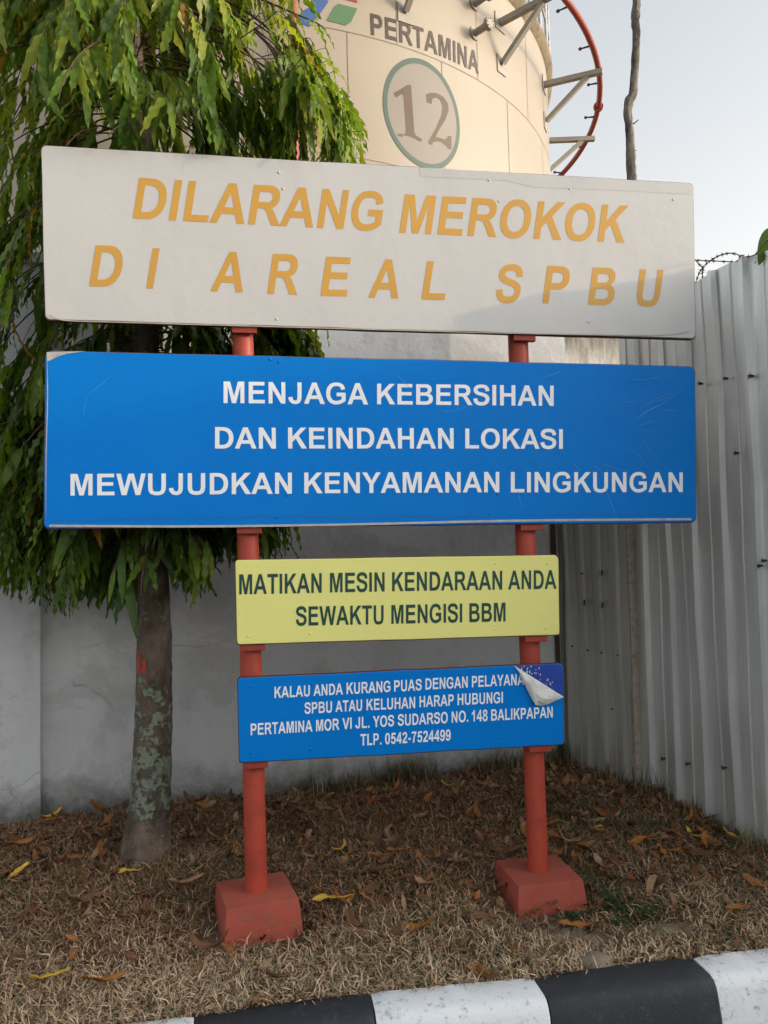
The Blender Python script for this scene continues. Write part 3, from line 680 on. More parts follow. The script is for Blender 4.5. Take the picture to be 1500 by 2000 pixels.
PIL = empty('concrete_pillar', WP+WD*((pc0+pc1)/2)+Vector((0, 0, wp(1150, 690).z)), 'whitewashed concrete pillar with dark stains at the end of the grey wall', 'pillar')
mb = MB(); wbox(mb, pc0, pc1, -.4, ptop, -.46, .02 if False else -.0205+.0)
mb.build('shaft', M['whitewash'], PIL, bevel=.006)
mb = MB(); wbox(mb, pc0-.03, pc1+.03, ptop+.002, ptop+.07, -.49, .015); mb.build('cap', M['whitewash'], PIL, bevel=.008)

# ------------------------------------------------------------------ corrugated fence
def galv(name, a, b__, dirt):
    m, t, b = new_mat(name); co = objco(t)
    c = mix(t, ramp(t, noise(t, co, 1.6, 5, .6, (3, 3, .25)), (.3, 0.), (.7, 1.)), a, b__)
    c = mix(t, ramp(t, noise(t, co, 14, 8, .7, (2, 2, .12)), (.55, 0.), (.8, .5)), c, dirt)
    sp = ramp(t, noise(t, co, 70, 4), (.70, 0.), (.75, .6)); c = mix(t, sp, c, (.05, .045, .04))
    t.links.new(c, b.inputs['Base Color']); b.inputs['Metallic'].default_value = .6
    r = ramp(t, noise(t, co, 5, 6, .6, (2, 2, .3)), (.3, .28), (.7, .46)); t.links.new(r, b.inputs['Roughness'])
    bump(t, b, noise(t, co, 3.5, 4, .5, (2, 2, .5)), .25, .02); return m
M['zinc'] = galv('galvanised_sheet', (.60, .62, .63), (.76, .785, .79), (.38, .37, .33))
M['zinc_old'] = galv('dull_galvanised_sheet', (.46, .47, .45), (.56, .565, .54), (.34, .31, .25))
M['timber'] = simple('weathered_timber', (.20, .16, .12), .85, .25, 12, 60, .6, dirt=(.07, .05, .04), dirt_amt=.7)
FA = Vector((1.392, 4.60, 0)); FD = Vector((.33, -.944, 0)).normalized(); FN = Vector((FD.y, -FD.x, 0))   # FN faces the lawn (-x)
if FN.x > 0: FN = -FN
def corrugated(p0, d, n, length, ztop, zfun, pitch, mat, name, parent, depth=.028, top_wob=.012, rows=None):
    prof = []; s = 0.0
    # narrow upstanding ribs with a small stiffening fold between
    shape = [(0, 0), (.30, 0), (.315, .22), (.345, .22), (.36, 0), (.70, 0), (.745, 1), (.85, 1), (.895, 0)]
    k = 0
    while s < length:
        for a, h in shape:
            ss = s+a*pitch
            if ss <= length: prof.append((ss, h*depth))
        s += pitch; k += 1
    nz = 9; V = []
    for j in range(nz):
        for ss, h in prof:
            zb = zfun(ss); zt = ztop(ss)
            z = zb+(zt-zb)*j/(nz-1)
            bow = .006*math.sin(j*.9+ss*7)+.004*math.sin(j*2.1+ss*13)
            V.append(p0+d*ss+n*(h+bow)+Vector((0, 0, z)))
    k = len(prof); fs = []
    for j in range(nz-1):
        for i in range(k-1): fs.append((j*k+i, j*k+i+1, (j+1)*k+i+1, (j+1)*k+i))
    o = mesh(name, V, fs, mat, parent)
    sm = o.modifiers.new('thick', 'SOLIDIFY'); sm.thickness = .0012; sm.offset = 1
    return o
FENCE = empty('corrugated_fence', FA+FD*.8+Vector((0, 0, 0)), 'tall shiny corrugated metal fence on the right topped with barbed wire', 'fence')
FENCE.location.z = gz(FENCE.location.x, FENCE.location.y)
def zf2(s): p = FA+FD*s; return gz(p.x, p.y)-.06
L2 = 1.74
corrugated(FA, FD, FN, L2, lambda s: (3.02 if s < .53 else 2.685)-.02*s+.012*math.sin(s*9), zf2, .205, M['zinc'], 'metal_sheet', FENCE)  # far sheets given extra height, hidden by the board, to shade the upper wall
for z in (.55, 1.55, 2.60):
    mb = MB(); c_ = FA+FD*(L2/2)-FN*.055+Vector((0, 0, z)); mb.box(c_, L2, .05, .06, (FD, FN, Vector((0, 0, 1))))
    mb.build('rail', M['timber'], FENCE)
for s in (.05, .85, 1.6):
    mb = MB(); p = FA+FD*s-FN*.125; mb.box(p+Vector((0, 0, 1.15)), .07, .07, 3.1, (FD, FN, Vector((0, 0, 1)))); mb.build('fence_post', M['timber'], FENCE, bevel=.004)
for q in [(1366, 749), (1415, 739), (1465, 734), (1490, 1095), (1341, 1492), (1412, 1500), (1293, 1482), (1436, 885), (1482, 1105)]:
    p = on_plane(FA+FN*.03, FN, *q); mb = MB()     # a nail with its crumpled washer
    mb.tube([p-FN*.02, p+FN*.003], .006, 6)
    for k in range(5):
        a = k*1.257+.3; v = FD*math.cos(a)+Vector((0, 0, math.sin(a)))
        mb.tube([p+FN*.001, p+v*.015+FN*.003], [.0035, .001], 5)
    mb.build('nail', M['dark'], FENCE)

GA = Vector((wp(1097, 1300).x, wp(1097, 1300).y, 0)); GB = Vector((1.365, 4.56, 0))
GD = (GB-GA).normalized(); GN = Vector((GD.y, -GD.x, 0)); GN = -GN if GN.x > 0 else GN; LG = (GB-GA).length
LOWF = empty('corrugated_fence', (GA+GB)/2, 'low dull corrugated panel with torn nail holes between grey wall and timber post', 'fence')
LOWF.location.z = gz(LOWF.location.x, LOWF.location.y)
corrugated(GA-GD*.03, GD, GN, LG+.09, lambda s: 2.02, lambda s: gz(*(GA+GD*s).xy)-.06, .135, M['zinc_old'], 'metal_sheet', LOWF, depth=.022)
for z in (.4, 1.2, 1.95):
    mb = MB(); mb.box((GA+GB)/2-GN*.05+Vector((0, 0, z)), LG-.02, .04, .05, (GD, GN, Vector((0, 0, 1)))); mb.build('rail', M['timber'], LOWF)
HOLE = [simple('torn_bright_zinc', (.62, .62, .62), .35, .1, metal=.4), M['dark']]
for q in [(1172, 1117), (1138, 1175), (1173, 1180)]:
    p = on_plane(GA+GN*.024, GN, *q); mb = MB(); a = FD*.2+Vector((0, 0, 1))
    mb.add([p+GD*-.010+GN*.001, p+GD*.002+Vector((0, 0, .026))+GN*.012, p+GD*.012+Vector((0, 0, -.018))+GN*.012, p+GD*.0+Vector((0, 0, -.024))], [(0, 3, 2, 1)], 0)
    mb.tube([p+GD*.012+Vector((0, 0, -.02)), p+GD*.016+Vector((0, 0, .01))], .005, 6, 1); mb.build('torn_hole', HOLE, LOWF)
for q in [(1137, 1120), (1118, 1262), (1148, 1270), (1175, 1275), (1207, 1280), (1196, 1385)]:
    p = on_plane(GA+GN*.024, GN, *q); mb = MB(); mb.tube([p-GN*.004, p+GN*.006], .0055, 6, 1); mb.build('nail_hole', HOLE, LOWF)

mb = MB()
pa, pb = on_plane(GB+GN*.06, Vector((0, 1, 0)), 1242, 1200), None
pb_ = Vector((pa.x, pa.y, 0))
mb.box(pb_+Vector((0, .02, .6)), .074, .045, 1.9, (Vector((1, .1, 0)).normalized(), Vector((-.1, 1, 0)).normalized(), Vector((-.0, 0, 1))))
mb.box(pb_+Vector((.004, .02, 1.83)), .070, .044, .55, (Vector((1, .1, 0)).normalized(), Vector((-.1, 1, 0)).normalized(), Vector((-.0, 0, 1))))
for q in [(1238, 1060), (1240, 1165), (1236, 1210), (1237, 1280), (1226, 1140), (1225, 1390)]:
    p = on_plane(pb_-Vector((0, .005, 0)), Vector((0, 1, 0)), *q); mb.tube([p, p+Vector((-.01, -.02, .008))], .003, 5, 1)
tag(mb.build('timber_post', [simple('grey_timber', (.40, .36, .31), .85, .25, 14, 60, .6, dirt=(.11, .085, .06), dirt_amt=.6), M['dark']], loc=(pb_.x, pb_.y, gz(pb_.x, pb_.y)), bevel=.003),
    'grey weathered timber post with nails between the two corrugated panels', 'post')
mb = MB(); p = Vector((GA.x, GA.y, 0))+GN*.035
mb.tube([p+Vector((0, -.01, -.1)), p+Vector((.004, -.012, .6)), p+Vector((-.002, -.01, 1.3)), p+Vector((0, -.01, 1.9))], [.017, .015, .016, .014], 8, wob=.3)
tag(mb.build('timber_stake', simple('dark_stake', (.07, .042, .028), .9, .35, 25), loc=p), 'thin dark brown stake standing in the corner of grey wall and fence', 'stake')

# barbed wire over the fence
WIRE = None
def fpt(px, py, d=0): return on_plane(FA+FN*d, FN, px, py)
mb = MB(); barbs = MB()
def wire(pts, r=.0028, every=.05, d=0):
    P = catmull([fpt(x, y, d+k) for x, y, k in pts], 8); mb.tube(P, r, 6)
    acc = 0
    for i in range(1, len(P)):
        acc += (P[i]-P[i-1]).length
        if acc > every:
            acc = 0; t_ = (P[i]-P[i-1]).normalized(); o_ = t_.orthogonal().normalized()
            for a in (0, 2.1, 4.2):
                v = Quaternion(t_, a+random.random()) @ o_
                barbs.tube([P[i]-v*.004, P[i]+v*.013+t_*.006], [.0025, .0008], 5)
            barbs.tube([P[i]-t_*.006, P[i]+t_*.006], .0048, 6)
wire([(1300, 500, 0), (1357, 508, 0), (1400, 510, 0), (1460, 513, 0), (1520, 516, 0)])
wire([(1352, 575, -.1), (1363, 540, -.05), (1373, 522, 0), (1395, 504, .05), (1420, 495, .08), (1440, 497, .06), (1452, 505, .0), (1468, 509, -.05), (1490, 530, -.1)], every=.035)
wire([(1358, 507, .05), (1367, 518, .03), (1373, 524, .0), (1372, 536, -.05), (1374, 560, -.08)], every=.03)
wire([(1405, 545, -.06), (1420, 524, -.02), (1436, 512, .0), (1450, 503, .02), (1475, 497, .05), (1500, 470, .06), (1530, 460, .06)], every=.07)
wire([(1447, 520, 0), (1449, 510, 0), (1451, 498, 0)], every=.02)
WIRE = empty('barbed_wire', fpt(1410, 530), 'rusty coil of barbed wire above the tall corrugated fence', 'barbed wire')
mb.build('strand', M['wire'], WIRE, smooth=True); barbs.build('barbs', M['wire'], WIRE)

# ------------------------------------------------------------------ storage tank
TC = Vector((-2.218, 14.84, 0)); TR_ = 5.40
def on_cyl(px, py, R=TR_):
    d = ray(px, py); ox, oy = CAM.x-TC.x, CAM.y-TC.y
    a = d.x*d.x+d.y*d.y; b_ = 2*(ox*d.x+oy*d.y); c_ = ox*ox+oy*oy-R*R
    disc = b_*b_-4*a*c_
    k = (-b_-math.sqrt(max(0, disc)))/(2*a); p = CAM+d*k
    return Vector((math.atan2(p.y-TC.y, p.x-TC.x), p.z))
def cyl(th, z, R=TR_): return Vector((TC.x+R*math.cos(th), TC.y+R*math.sin(th), z))
ring_z = HC+.551*14.0
rim_z = HC+.597*14.0
m, t, b = new_mat('cream_tank_paint'); co = objco(t)
c = mix(t, ramp(t, noise(t, co, .5, 5), (.3, 0.), (.7, 1.)), (.305, .260, .195), (.345, .294, .222))
c = mix(t, ramp(t, noise(t, co, 1.6, 8, .7, (1, 1, .18)), (.56, 0.), (.82, .30)), c, (.24, .18, .125))
t.links.new(c, b.inputs['Base Color']); b.inputs['Roughness'].default_value = .5
bump(t, b, noise(t, co, .8, 3), .25, .06); M['tank'] = m
M['tank_dirt'] = simple('grimy_rim', (.20, .155, .09), .8, .4, 3, 12, .4, dirt=(.05, .04, .03), dirt_amt=.8)
M['steel'] = simple('cream_steel', (.33, .30, .25), .5, .12, 5)
M['pipe_red'] = simple('red_pipe_paint', (.26, .045, .024), .45, .12, 2)
M['seam'] = simple('weld_seam_paint', (.21, .165, .12), .6, .2, 4, bstr=0)
M['mark_brown'] = simple('brown_tank_paint', (.062, .042, .030), .55, .1, 3, bstr=0)
M['mark_tan'] = simple('tan_tank_paint', (.098, .062, .037), .55, .06, 3, bstr=0)
M['mark_green'] = simple('green_ring_paint', (.062, .098, .074), .55, .1, 3, bstr=0)
M['disc'] = simple('grey_disc_paint', (.225, .200, .165), .55, .06, 1.5, bstr=0)
TANK = empty('storage_tank', TC, 'huge cream cylindrical fuel tank with a green-ringed number twelve', 'storage tank')
nseg = 288; zs = [-.5, 3, 6, rim_z-.2, rim_z]
V = [cyl(2*math.pi*i/nseg, z) for z in zs for i in range(nseg)]
fs = [(j*nseg+i, j*nseg+(i+1) % nseg, (j+1)*nseg+(i+1) % nseg, (j+1)*nseg+i) for j in range(len(zs)-1) for i in range(nseg)]
o = mesh('shell', V, fs, M['tank'], TANK, smooth=True)
V = [cyl(2*math.pi*i/nseg, z, R) for R, z in ((TR_+.003, rim_z-.16), (TR_+.09, rim_z-.05), (TR_+.10, rim_z+.02), (TR_+.02, rim_z+.05)) for i in range(nseg)]+[TC+Vector((0, 0, rim_z+.9))]
fs = [(j*nseg+i, j*nseg+(i+1) % nseg, (j+1)*nseg+(i+1) % nseg, (j+1)*nseg+i) for j in range(3) for i in range(nseg)]
fs += [(3*nseg+i, 3*nseg+(i+1) % nseg, 4*nseg) for i in range(nseg)]
o = mesh('roof', V, fs, [M['tank_dirt'], M['tank']], TANK, smooth=True, fm=[0]*(3*nseg)+[1]*nseg)
# weld seams: hoops and staggered uprights
mb = MB()
zh = [on_cyl(820, 103).y, on_cyl(720, 312).y]; dz = zh[0]-zh[1]
levels = [zh[0]-dz*k for k in range(-2, 4)]
for z in levels:
    if z > rim_z-.3: continue
    for i in range(nseg):
        a0, a1 = 2*math.pi*i/nseg, 2*math.pi*(i+1)/nseg
        mb.add([cyl(a0, z-.008, TR_+.004), cyl(a1, z-.008, TR_+.004), cyl(a1, z+.004, TR_+.004), cyl(a0, z+.004, TR_+.004)], [(0, 1, 2, 3)])
th12 = on_cyl(866, 250).x
for k in range(24):
    for j, z in enumerate(levels):
        th = th12 + k*2*math.pi/24 + (.13 if j % 2 == 0 else 0)
        if z+dz > rim_z: continue
        mb.add([cyl(th-.006/TR_, z+.01, TR_+.004), cyl(th+.006/TR_, z+.01, TR_+.004), cyl(th+.006/TR_, z+dz-.01, TR_+.004), cyl(th-.006/TR_, z+dz-.01, TR_+.004)], [(0, 1, 2, 3)])
mb.build('weld_seams', M['seam'], TANK)
# painted disc, ring and numerals
l_, r_ = on_cyl(747.5, 195), on_cyl(898, 262); tc = (l_.x+r_.x)/2; zc = on_cyl(822.5, 221).y; rr = (r_.x-l_.x)*TR_/2
top = on_cyl(806, 110).y; rz = top-zc
def polar(R, f0, f1, n=72, rows=4):
    V = []; 
    for j in range(rows+1):
        f = f0+(f1-f0)*j/rows
        for i in range(n):
            a = 2*math.pi*i/n; V.append(cyl(tc+rr*f*math.cos(a)/TR_, zc+rz*f*math.sin(a), R))
    return V, [(j*n+i, (j+1)*n+i, (j+1)*n+(i+1) % n, j*n+(i+1) % n) for j in range(rows) for i in range(n)]
V, fs = polar(TR_+.0045, .0005, .905, rows=6); mesh('number_disc', V, fs, M['disc'], TANK)
V, fs = polar(TR_+.0055, .90, 1.0, rows=1); mesh('disc_ring', V, fs, M['mark_green'], TANK)
def z6(pts): return [(700+x/3.5714, y/3.5714) for x, y in pts]
one = z6([(243, 652), (343, 592), (366, 598), (389, 925), (400, 947), (441, 970), (440, 990), (273, 950), (272, 934), (318, 937), (330, 925), (314, 670), (300, 657), (260, 683)])
two = z6([(469, 660), (500, 648), (545, 650), (590, 675), (622, 720), (628, 770), (605, 835), (562, 905), (536, 955), (605, 975), (625, 948), (647, 952), (647, 1046), (487, 1006), (487, 985), (540, 890), (578, 800), (584, 745), (570, 700), (542, 680), (515, 690), (508, 728), (475, 715)])
mb = MB()
for g in (one, two):
    q = [on_cyl(*p) for p in g]
    tri = tessellate_polygon([[Vector((p.x*TR_, p.y, 0)) for p in q]])
    fs = []
    for a, b_, c_ in tri:
        A2, B2, C2 = q[a], q[b_], q[c_]; cr = (B2.x-A2.x)*(C2.y-A2.y)-(B2.y-A2.y)*(C2.x-A2.x)
        fs.append((a, b_, c_) if cr > 0 else (a, c_, b_))
    mb.add([cyl(p.x, p.y, TR_+.0065) for p in q], fs)
mb.build('number', M['mark_tan'], TANK)
mb = MB()
put_word(mb, 'PERTAMINA', [on_cyl(*q) for q in ((724.6, 68), (934.7, 145), (934, 104), (723, 26))], lambda q: cyl(q.x, q.y, TR_+.0065))
mb.build('lettering', M['mark_brown'], TANK)
def z7(pts): return [(440+x/4.6875, y/4.6875) for x, y in pts]
for pts, col in (([(1035, 36), (1207, 80), (1150, 205), (1100, 234), (926, 190), (1000, 60)], (.08, .165, .075)),
                 ([(820, -30), (948, 10), (880, 110), (770, 248), (660, 200), (700, 110), (780, 60)], (.05, .11, .29)),
                 ([(1080, -60), (1190, -30), (1210, 28), (1100, 0), (1000, -40)], (.24, .045, .032))):
    q = [on_cyl(*p) for p in z7(pts)]
    q = [Vector((v.x, v.y)) for v in catmull([(p.x*TR_, p.y, 0) for p in q], 1, True)]
    tri = tessellate_polygon([[Vector((p.x, p.y, 0)) for p in q]]); fs = []
    for a, b_, c_ in tri:
        A2, B2, C2 = q[a], q[b_], q[c_]; cr = (B2.x-A2.x)*(C2.y-A2.y)-(B2.y-A2.y)*(C2.x-A2.x)
        fs.append((a, b_, c_) if cr > 0 else (a, c_, b_))
    mesh('emblem', [cyl(p.x/TR_, p.y, TR_+.0065) for p in q], fs, simple('emblem_paint', col, .5, .06, 3, bstr=0), TANK)
# ring main on brackets
RR = TR_+.88
mb = MB(); pts = [cyl(2*math.pi*i/200, ring_z+.13, RR) for i in range(201)]
mb.tube(pts, .048, 12, cap=False); RINGP = mb.build('ring_pipe', M['pipe_red'], TANK, smooth=True)
thA = on_cyl(976, 52).x; dth = rad(19.7)
thF = math.atan2(at_y(1168, 200, 15.2).y-TC.y, at_y(1168, 200, 15.2).x-TC.x)
for q in (thA+dth*1.6, thA-dth*2.0, thA-dth*6):
    mb = MB(); a = cyl(q, ring_z+.13, RR); tt = Vector((-math.sin(q), math.cos(q), 0))
    mb.tube([a-tt*.03, a-tt*.002], .085, 14); mb.tube([a+tt*.002, a+tt*.03], .085, 14)
    mb.build('flange', M['pipe_red'], RINGP)
for k in range(-5, 7):
    mb = MB(); q = thA+dth*(k*.5+.25); nrm = Vector((math.cos(q), math.sin(q), 0)); a = cyl(q, ring_z+.13, RR)
    mb.tube([a-nrm*.04, a-nrm*.17], [.018, .012], 6); mb.tube([a-nrm*.17, a-nrm*.21], [.03, .02], 6)
    mb.build('spray_nozzle', M['dark'], RINGP)
low_z = on_cyl(979, 131).y
for k in range(-9, 10):
    q = thA+dth*k; nrm = Vector((math.cos(q), math.sin(q), 0)); tt = Vector((-math.sin(q), math.cos(q), 0)); ax3 = (nrm, tt, Vector((0, 0, 1)))
    mb = MB()
    mb.box(cyl(q, ring_z, TR_+.475), .95, .085, .08, ax3)
    a = cyl(q, low_z+.04, TR_+.03)+tt*.0; b_ = cyl(q, ring_z-.03, TR_+.72)
    dd = (b_-a); up = dd.cross(tt).normalized()
    mb.box((a+b_)/2, dd.length, .07, .07, (dd.normalized(), tt, up))
    mb.box(cyl(q, ring_z, TR_+.008), .014, .26, .24, ax3); mb.box(cyl(q, low_z+.02, TR_+.008), .014, .22, .26, ax3)
    mb.build('bracket', M['steel'], TANK)
# flanged stubs
for q in ((926, 66), (926, 8)):
    p = on_cyl(*q); nrm = Vector((math.cos(p.x), math.sin(p.x), 0))
    mb = MB(); a = cyl(p.x, p.y)
    mb.tube([a, a+nrm*.025], .095, 18); mb.tube([a+nrm*.025, a+nrm*.24], .05, 14); mb.tube([a+nrm*.24, a+nrm*.27], .085, 18); mb.tube([a+nrm*.275, a+nrm*.30], .085, 18)
    for k in range(8):
        an = k*.785; tt = Vector((-nrm.y, nrm.x, 0)); c_ = a+tt*.068*math.cos(an)+Vector((0, 0, .068*math.sin(an)))
        mb.tube([c_+nrm*.23, c_+nrm*.315], .009, 6)
    mb.build('nozzle', M['steel'], TANK, smooth=True)
# red riser standing off the shell, roof railing
p = on_cyl(571, 150); nrm = Vector((math.cos(p.x), math.sin(p.x), 0)); mb = MB()
a = cyl(p.x, 0, TR_+.16); mb.tube([a, a+Vector((0, 0, ring_z+.13))], .045, 14); mb.tube([a+Vector((0, 0, ring_z+.13)), cyl(p.x, ring_z+.13, RR)], .045, 12)
for z in (2, 4.0, 6.0, 8): mb.box(cyl(p.x, z, TR_+.05), .10, .05, .05, (nrm, Vector((-nrm.y, nrm.x, 0)), Vector((0, 0, 1))))
mb.build('riser_pipe', M['pipe_red'], TANK, smooth=True)
mb = MB(); n0 = 64
for i in range(n0):
    q = th12+.02+2*math.pi*i/n0; mb.tube([cyl(q, rim_z+.02, TR_+.05), cyl(q, rim_z+1.1, TR_+.05)], .03, 8)
for z in (rim_z+.55, rim_z+1.1): mb.tube([cyl(2*math.pi*i/160, z, TR_+.05) for i in range(161)], .024, 6, cap=False)
mb.build('railing', simple('grey_railing', (.42, .44, .45), .5), TANK, smooth=True)

# ------------------------------------------------------------------ bare trunk behind the fence
DB = 6.6
def bp(px, py): return at_y(px, py, DB)
pts = [(1246, -330), (1247, -120), (1243, 0), (1241, 40), (1243, 70), (1240, 130), (1237, 180), (1230, 195), (1226, 215), (1228, 240), (1231, 280), (1233, 330), (1235, 400), (1239, 700), (1244, 1000)]
rds = [.030, .033, .033, .036, .033, .032, .034, .042, .036, .034, .036, .040, .042, .048, .055]
P3 = [bp(*q) for q in pts]; P3.append(Vector((P3[-1].x, P3[-1].y, 0))); P3[-1].z = gz(P3[-1].x, P3[-1].y)-.1; rds.append(.07)
m, t, b = new_mat('grey_bark'); co = objco(t)
c = mix(t, ramp(t, noise(t, co, 9, 8, .7, (1, 1, .4)), (.40, 0.), (.58, 1.)), (.045, .036, .03), (.23, .20, .17))
t.links.new(c, b.inputs['Base Color']); b.inputs['Roughness'].default_value = .95
bump(t, b, noise(t, co, 22, 8, .75, (1, 1, .4)), 1.0, .03); M['greybark'] = m
BARE = empty('bare_tree', P3[-1]+Vector((0, 0, .1)), 'thin dead leafless trunk standing against the sky behind the white board', 'tree')
mb = MB(); cc = catmull(P3[::-1], 5); rc = [rds[::-1][min(len(rds)-1, i//5)]*(1-(i % 5)/5)+rds[::-1][min(len(rds)-1, i//5+1)]*(i % 5)/5 for i in range(len(cc))]
mb.tube(cc, rc, 10, wob=.28); mb.build('trunk', M['greybark'], BARE, smooth=True)
mb = MB(); mb.tube([bp(1233, 243), bp(1240, 240), bp(1247, 234)], [.009, .007, .004], 6); mb.tube([bp(1238, 293), bp(1243, 294)], [.006, .003], 6); mb.tube([bp(1228, 345), bp(1227, 338)], [.008, .003], 6)
mb.build('twig', M['greybark'], BARE, smooth=True)

# ------------------------------------------------------------------ leaves
def leaf_batch(base, dirv, nrm, length, width, nseg=9, wave=.16, fold=.28, droop=.18, phase=None):
    """numpy: lanceolate leaves with rippled margins; returns verts (n*(nseg+1)*3, 3) and quads"""
    n = len(base); s = np.linspace(0, 1, nseg+1)
    prof = np.sin(np.pi*np.clip(s, 0, 1)**.72)**.85; prof[0] = .03; prof[-1] = .0
    side = np.cross(dirv, nrm)
    side /= np.linalg.norm(side, axis=1, keepdims=True)
    nrm = np.cross(side, dirv)
    if phase is None: phase = rng.random(n)*6.28
    frq = rng.uniform(1.5, 2.1, n) if nseg > 12 else 2.35
    V = np.zeros((n, nseg+1, 3, 3))
    for j in range(nseg+1):
        mid = base + dirv*(length*s[j])[:, None] - nrm*(length*droop*s[j]**2)[:, None]
        hw = width*.5*prof[j]
        wv = np.sin(phase+j*frq)*width*wave*(0 if j in (0, nseg) else 1); wv2 = np.sin(phase*1.7+j*frq+1.9)*width*wave*(0 if j in (0, nseg) else 1)
        V[:, j, 1] = mid
        V[:, j, 0] = mid - side*hw[:, None] + nrm*(hw*fold+wv)[:, None]
        V[:, j, 2] = mid + side*hw[:, None] + nrm*(hw*fold+wv2)[:, None]
    per = (nseg+1)*3; q = []
    for j in range(nseg):
        for k in range(2):
            a = j*3+k; q.append((a, a+1, a+4, a+3))
    q = np.array(q); Fq = (q[None]+(np.arange(n)*per)[:, None, None]).reshape(-1, 4)
    return V.reshape(-1, 3), Fq, per

def leaf_mat(name, trans=.35, rough=.42):
    m, t, b = new_mat(name); co = objco(t)
    at = N(t, 'Attribute', attribute_name='tone')
    c = mix(t, ramp(t, noise(t, co, 30, 3), (.3, 0.), (.7, .35)), at.outputs['Color'], (.03, .05, .012))
    t.links.new(c, b.inputs['Base Color']); b.inputs['Roughness'].default_value = rough
    b.inputs['Specular IOR Level'].default_value = .35
    tr = N(t, 'BsdfTranslucent'); t.links.new(mix(t, 1.0, at.outputs['Color'], (1.5, 1.5, .6), 'MULTIPLY'), tr.inputs['Color'])
    ms = N(t, 'MixShader'); ms.inputs[0].default_value = trans
    out = t.nodes['Material Output']
    t.links.new(b.outputs[0], ms.inputs[1]); t.links.new(tr.outputs[0], ms.inputs[2]); t.links.new(ms.outputs[0], out.inputs['Surface'])
    return m
M['leaf'] = leaf_mat('green_leaf')

DT = 3.72
def tp(px, py): return at_y(px, py, DT)
tr_px = [(276, 1720, .128), (282, 1680, .118), (288, 1620, .102), (293, 1560, .092), (297, 1480, .086), (300, 1400, .084), (301, 1320, .080), (301, 1240, .077), (300, 1150, .070), (298, 1050, .064), (290, 850, .062), (284, 660, .062), (276, 450, .062), (271, 280, .060), (262, 150, .056), (248, 20, .050), (240, -150, .045), (236, -400, .038), (236, -800, .028), (240, -1200, .015)]
P3 = [tp(a, b_) for a, b_, r in tr_px]; TB = P3[0]
gtree = gz(TB.x, TB.y)
m, t, b = new_mat('lichen_bark'); co = objco(t)
c = mix(t, ramp(t, noise(t, co, 12, 8, .65, (1, 1, .5)), (.35, 0.), (.65, 1.)), (.065, .044, .031), (.26, .20, .155))
sz = N(t, 'SeparateXYZ'); t.links.new(co, sz.inputs[0])
zone = ramp(t, math_(t, 'DIVIDE', math_(t, 'ADD', sz.outputs['Z'], math_(t, 'MULTIPLY', math_(t, 'SUBTRACT', noise(t, co, 6, 4), .5), .35)), 1.2), (.02, 0.), (.20, .95), (.50, .95), (.70, .62), (.95, .50), (1., .0))
li = ramp(t, math_(t, 'ADD', noise(t, co, 15, 10, .72), math_(t, 'MULTIPLY', math_(t, 'SUBTRACT', zone, 1.0), .22)), (.455, 0.), (.50, 1.))
lc = mix(t, noise(t, co, 60, 5), (.20, .25, .185), (.36, .40, .32))
c = mix(t, math_(t, 'MULTIPLY', li, .9), c, lc)
t.links.new(c, b.inputs['Base Color']); b.inputs['Roughness'].default_value = .92
hh = math_(t, 'ADD', noise(t, co, 26, 10, .7, (1, 1, .6)), math_(t, 'MULTIPLY', li, .25)); bump(t, b, hh, 1.0, .035); M['bark'] = m
TREE = empty('weeping_tree', Vector((TB.x, TB.y, gtree)), 'weeping green tree with lichen spotted trunk behind the left end of the boards', 'tree')
P3[0].z = gtree-.15
cc = catmull(P3, 5); rr_ = [q[2] for q in tr_px]
rc = [rr_[min(len(rr_)-1, i//5)]*(1-(i % 5)/5)+rr_[min(len(rr_)-1, i//5+1)]*(i % 5)/5 for i in range(len(cc))]
mb = MB(); mb.tube(cc, rc, 20, wob=.10); mb.build('trunk', M['bark'], TREE, smooth=True)
mb = MB()                                    # red paint daubs on the bark
for q in ((279, 1268, 1312), (291, 1284, 1310)):
    x, y0, y1 = q; vs = []
    for y in (y0, (y0+y1)/2, y1):
        for dx in (-4.5, 0, 4.5):
            p = tp(x+dx, y); cxp = tp(300, y); off = p.x-cxp.x; r = .0805
            vs.append(Vector((p.x, DT-math.sqrt(max(1e-5, r*r-off*off))-.002, p.z)))
    mb.add(vs, [(j*3+k, j*3+k+1, j*3+k+4, j*3+k+3) for j in range(2) for k in range(2)])
mb.build('paint_mark', simple('red_daub', (.38, .05, .03), .6, .3, 40), TREE)

tz = np.array([p.z for p in cc]); txx = np.array([p.x for p in cc]); tyy = np.array([p.y for p in cc])
def trunk_at(z): return Vector((float(np.interp(z, tz, txx)), float(np.interp(z, tz, tyy)), z))
twigs = []                                   # (points, radius, leaf density, leaf scale)
def twig(start, az, L, e0, e1, r=.008, dens=1.0, first=.25):
    p = Vector(start); pts = [p.copy()]; n = 14
    for i in range(n):
        f = i/(n-1); e = e0+(e1-e0)*f**.7; a = az+.25*math.sin(f*4+az*3)
        p = p + Vector((math.cos(a)*math.cos(e), math.sin(a)*math.cos(e), math.sin(e)))*(L/n)
        pts.append(p.copy())
    twigs.append((pts, r, dens, first))
for i in range(440):
    z = 1.30+4.2*((i+.5)/440)**.92
    z += random.uniform(-.05, .05)
    L = random.uniform(.75, 1.25) if z > 2.0 else random.uniform(.55, .9)
    az = random.random()*2*math.pi
    if math.sin(az) > .2 and z < 3.3: L *= .65
    twig(trunk_at(z), az, L, rad(random.uniform(5, 50)), rad(random.uniform(-86, -70)), random.uniform(.0035, .007))
